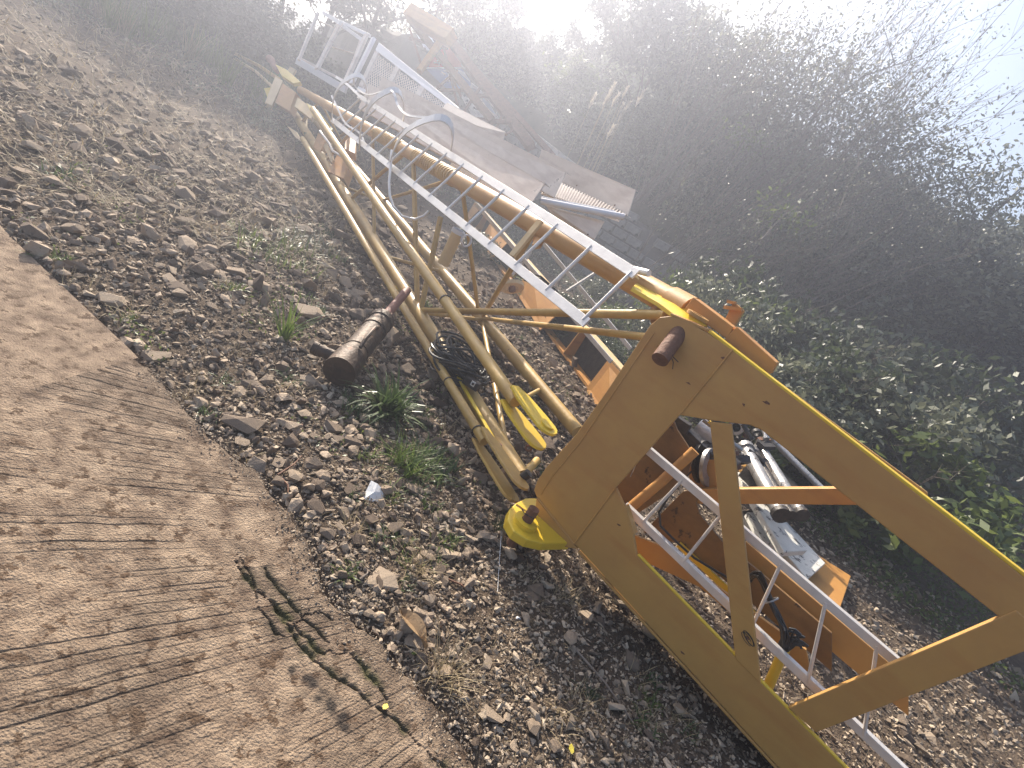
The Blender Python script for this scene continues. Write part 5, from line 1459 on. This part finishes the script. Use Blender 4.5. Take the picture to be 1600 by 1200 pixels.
# undergrowth on the bank and the weeds at the upper left
def undergrowth(name, n, cond, size, hmax, m, label, arr_):
    P = []
    while len(P) < n:
        az = random.uniform(*arr_[0]); di = math.exp(random.uniform(math.log(arr_[1][0]), math.log(arr_[1][1])))
        x, y = math.sin(rad(az)) * di, math.cos(rad(az)) * di
        if not cond(x, y): continue
        nse = mn.noise(Vector((x * 0.9, y * 0.9, 3)))
        if nse < -0.25: continue
        P.append((x, y, hgt(x, y, False) + random.random() ** 1.5 * hmax * (0.6 + nse)))
    V, F = leaves(np.array(P), size)
    link(name, npmesh(name, V, F, m), label=label, cat='undergrowth', kind='stuff')
sfun = lambda x, y: (x - WO.x) * WN.x + (y - WO.y) * WN.y
undergrowth('undergrowth', 42000, lambda x, y: sfun(x, y) > 0.4, 0.085, 0.9, LEAF2, 'dense grey-green undergrowth matting the bank', ((-55, 60), (9, 34)))
undergrowth('undergrowth', 30000, lambda x, y: sfun(x, y) > 0.4, 0.07, 0.8, LEAF1, 'dark undergrowth in the bank thicket', ((-55, 60), (9, 34)))
undergrowth('ground_weeds', 16000, lambda x, y: -3.2 < sfun(x, y) < 0.3, 0.035, 0.25, LEAF2, 'low weeds along the foot of the wall', ((-38, 50), (5, 20)))
undergrowth('ground_weeds', 9000, lambda x, y: -6.0 < sfun(x, y) < -2.6 and x > 0.2, 0.025, 0.18, LEAF3, 'small green weeds behind the box girder', ((-8, 50), (5, 11)))
undergrowth('ground_weeds', 15000, lambda x, y: sfun(x, y) < 1 and y > 9 and (y > 13 or mn.noise(Vector((x, y, 8))) > 0.1), 0.035, 0.3, LEAF2, 'grey-green weeds over the far slope', ((-58, -27), (11, 30)))
undergrowth('ground_weeds', 2600, lambda x, y: mn.noise(Vector((x * 1.4, y * 1.4, 2))) > 0.12 and road_d(x, y) < -0.05, 0.012, 0.05, LEAF3, 'tiny creeping weeds in patches between the stones', ((-60, 10), (1.2, 7)))
# reeds and tall grass at the upper left
TG = []
for s in range(3):
    o_ = obj('reed', tuft(60, 1.0, 0.02, 1.1, 0.5, 0.12), GRN if s else DRY); TG.append(o_.data); bpy.data.objects.remove(o_)
for k in range(46):
    az = random.uniform(-50, -30); di = random.uniform(14.5, 22)
    x, y = math.sin(rad(az)) * di, math.cos(rad(az)) * di
    link('tall_grass', TG[k % 3], (x, y, hgt(x, y)), (0, 0, random.uniform(0, 6.3)), (random.uniform(.7, 1.2),) * 3, label='clump of tall grass on the far slope at the upper left', cat='tall grass', group='tall grass clumps at the upper left')
# pampas plumes
for (x, y) in [(955, 142), (950, 155), (961, 157), (976, 146), (999, 156), (945, 162), (969, 172), (978, 171), (970, 182), (953, 208), (925, 160)]:
    b = dep(x, y, 13.2); mb = MB()
    hh = random.uniform(0.24, 0.36)
    for k in range(40):
        f = k / 40; a = random.uniform(0, 6.28)
        blade_mb(mb, b + Z * (hh * (f - 0.5)), Vector((math.cos(a) * 0.35 - 0.1, math.sin(a) * 0.35, 1)), hh * 0.5, 0.05, 1.2, 2)
    root = Vector((b.x + 0.25, b.y - 0.1, hgt(b.x + 0.25, b.y - 0.1)))
    p_ = obj('plume_head', mb, PLUME, origin=b)
    t = thing('pampas_plume', root, 'cream feathery reed plume standing in the dark thicket', 'reed', 'cream reed plumes in the thicket')
    p_.parent = t; p_.location = b - root; p_.name = 'head'
    obj('stalk', MB().tube([root, root.lerp(b, 0.5) + Z * 0.1, b], 0.007, 4), DRY, t)
# twiggy bare shrubs
def twigs(n, H_, lean, seed, spread=0.6, tips=5):
    r_ = random.Random(seed); mb = MB(); tipsP = []
    for _ in range(n):
        a = r_.uniform(0, 6.28); e = r_.uniform(0.0, spread)
        d = (Vector((math.cos(a) * e + lean, math.sin(a) * e, 1))).normalized()
        p = Vector((r_.uniform(-.35, .35), r_.uniform(-.35, .35), 0)); L_ = H_ * r_.uniform(0.6, 1.0); pts = [p]
        for i in range(6):
            p = p + d * L_ / 6; d = (d + Vector((r_.uniform(-.12, .12), r_.uniform(-.12, .12), r_.uniform(-.05, .08)))).normalized(); pts.append(p)
        mb.tube(pts, 0.014, 4, 0.004, cap=False)
        for _k in range(tips):
            i = r_.randint(2, 5); q = pts[i].lerp(pts[i + 1], r_.random()); d2 = (d + Vector((r_.uniform(-.8, .8), r_.uniform(-.8, .8), r_.uniform(-.1, .5)))).normalized()
            e1 = q + d2 * L_ * 0.14; e2 = e1 + (d2 + Vector((0, 0, 0.3))).normalized() * L_ * 0.13
            mb.tube([q, e1, e2], 0.006, 3, 0.0025, cap=False)
            for _m in range(2):
                d3 = (d2 + Vector((r_.uniform(-.8, .8), r_.uniform(-.8, .8), r_.uniform(0, .5)))).normalized(); mb.tube([e1, e1 + d3 * L_ * 0.1], 0.004, 3, 0.002, cap=False)
                tipsP.append(e1 + d3 * L_ * 0.1 * r_.random())
            tipsP += [e1, e2, q]
    return mb, tipsP
tws = [(8.5, 15.5, 8.2, 0.30, 44, 'large twiggy bare shrub fanning up into the white sky at the upper right'), (13.5, 14, 7.2, 0.35, 34, 'bare shrub with pale twigs at the right edge below the sky'),
       (2.5, 15, 7.4, 0.25, 34, 'thin twiggy shrub left of the large fanning one'), (5.5, 12.6, 3.9, 0.40, 20, 'smaller twiggy shrub rising in front of the thicket at right'), (19, 12.5, 4.6, 0.3, 22, 'twiggy shrub beyond the right part of the frame'), (11, 12, 3.2, 0.45, 18, 'low leaning twigs over the bushes at the right edge')]
for k, (az, di, tp, ln_, nn_, lab) in enumerate(tws):
    x, y = math.sin(rad(az)) * di, math.cos(rad(az)) * di
    z0 = hgt(x, y); H_ = tp - z0 + 1.0
    t = thing('bare_shrub', (x, y, z0 - 0.1), lab, 'shrub')
    mb, tp_ = twigs(nn_, H_, ln_, 40 + k)
    o_ = obj('twigs', mb, TWIG); o_.parent = t
    P_ = np.array([(p.x, p.y, p.z) for p in tp_]); P_ = np.repeat(P_, 4, 0) + rng.normal(0, 0.08, (len(P_) * 4, 3))
    link('leaves', npmesh('leaves', *leaves(P_, 0.030), LEAF2), parent=t)
for (xa, ya, xb, yb, t1_, t2_, lab) in [(1075, 362, 1160, 285, 10.5, 10.0, 'long bare branch leaning up out of the wall corner'), (1000, 310, 1028, 270, 11.5, 11, 'thin bent stem above the square block wall'), (1190, 375, 1232, 330, 9, 9, 'thin stem arching over the bushes at the right edge')]:
    a, b = dep(xa, ya, t1_), dep(xb, yb, t2_)
    tag(obj('branch', MB().tube([a, a.lerp(b, .5) + Z * 0.05, b], 0.018, 6, 0.006), TWIG, origin=a), lab, 'branch')
# bright sapling leaves
for (x, y, t_, lab) in [(1165, 215, 12.0, 'patch of pale yellow-green leaves glowing in the dark thicket'), (1222, 330, 10.0, 'few yellow-green leaves at the right edge of the thicket')]:
    c_ = dep(x, y, t_); rt_ = Vector((c_.x, c_.y, hgt(c_.x, c_.y)))
    t = thing('sapling', rt_, lab, 'sapling')
    V, F = leaves(np.array([c_ - rt_]) + rng.normal(0, 1, (150, 3)) * np.array([0.3, 0.3, 0.18]), 0.06)
    link('leaves', npmesh('leaves', V, F, LEAF3), parent=t)
    obj('stem', MB().tube([rt_, c_], 0.015, 5), BARK, t)

# ------------------------------------------------------------------ haze
hz = bpy.data.materials.new('haze'); hz.use_nodes = True
t = hz.node_tree; t.nodes.clear()
pv = t.nodes.new('ShaderNodeVolumePrincipled'); pv.inputs['Color'].default_value = (0.76, 0.81, 0.97, 1)
pv.inputs['Density'].default_value = HAZE = 0.018
pv.inputs['Anisotropy'].default_value = 0.62
ot = t.nodes.new('ShaderNodeOutputMaterial'); t.links.new(pv.outputs[0], ot.inputs['Volume'])
hb = MB().plate([(-170, -170, -1.6), (170, -170, -1.6), (170, 170, -1.6), (-170, 170, -1.6)], Z, 12.6)
obj('haze', hb, hz, kind='stuff')
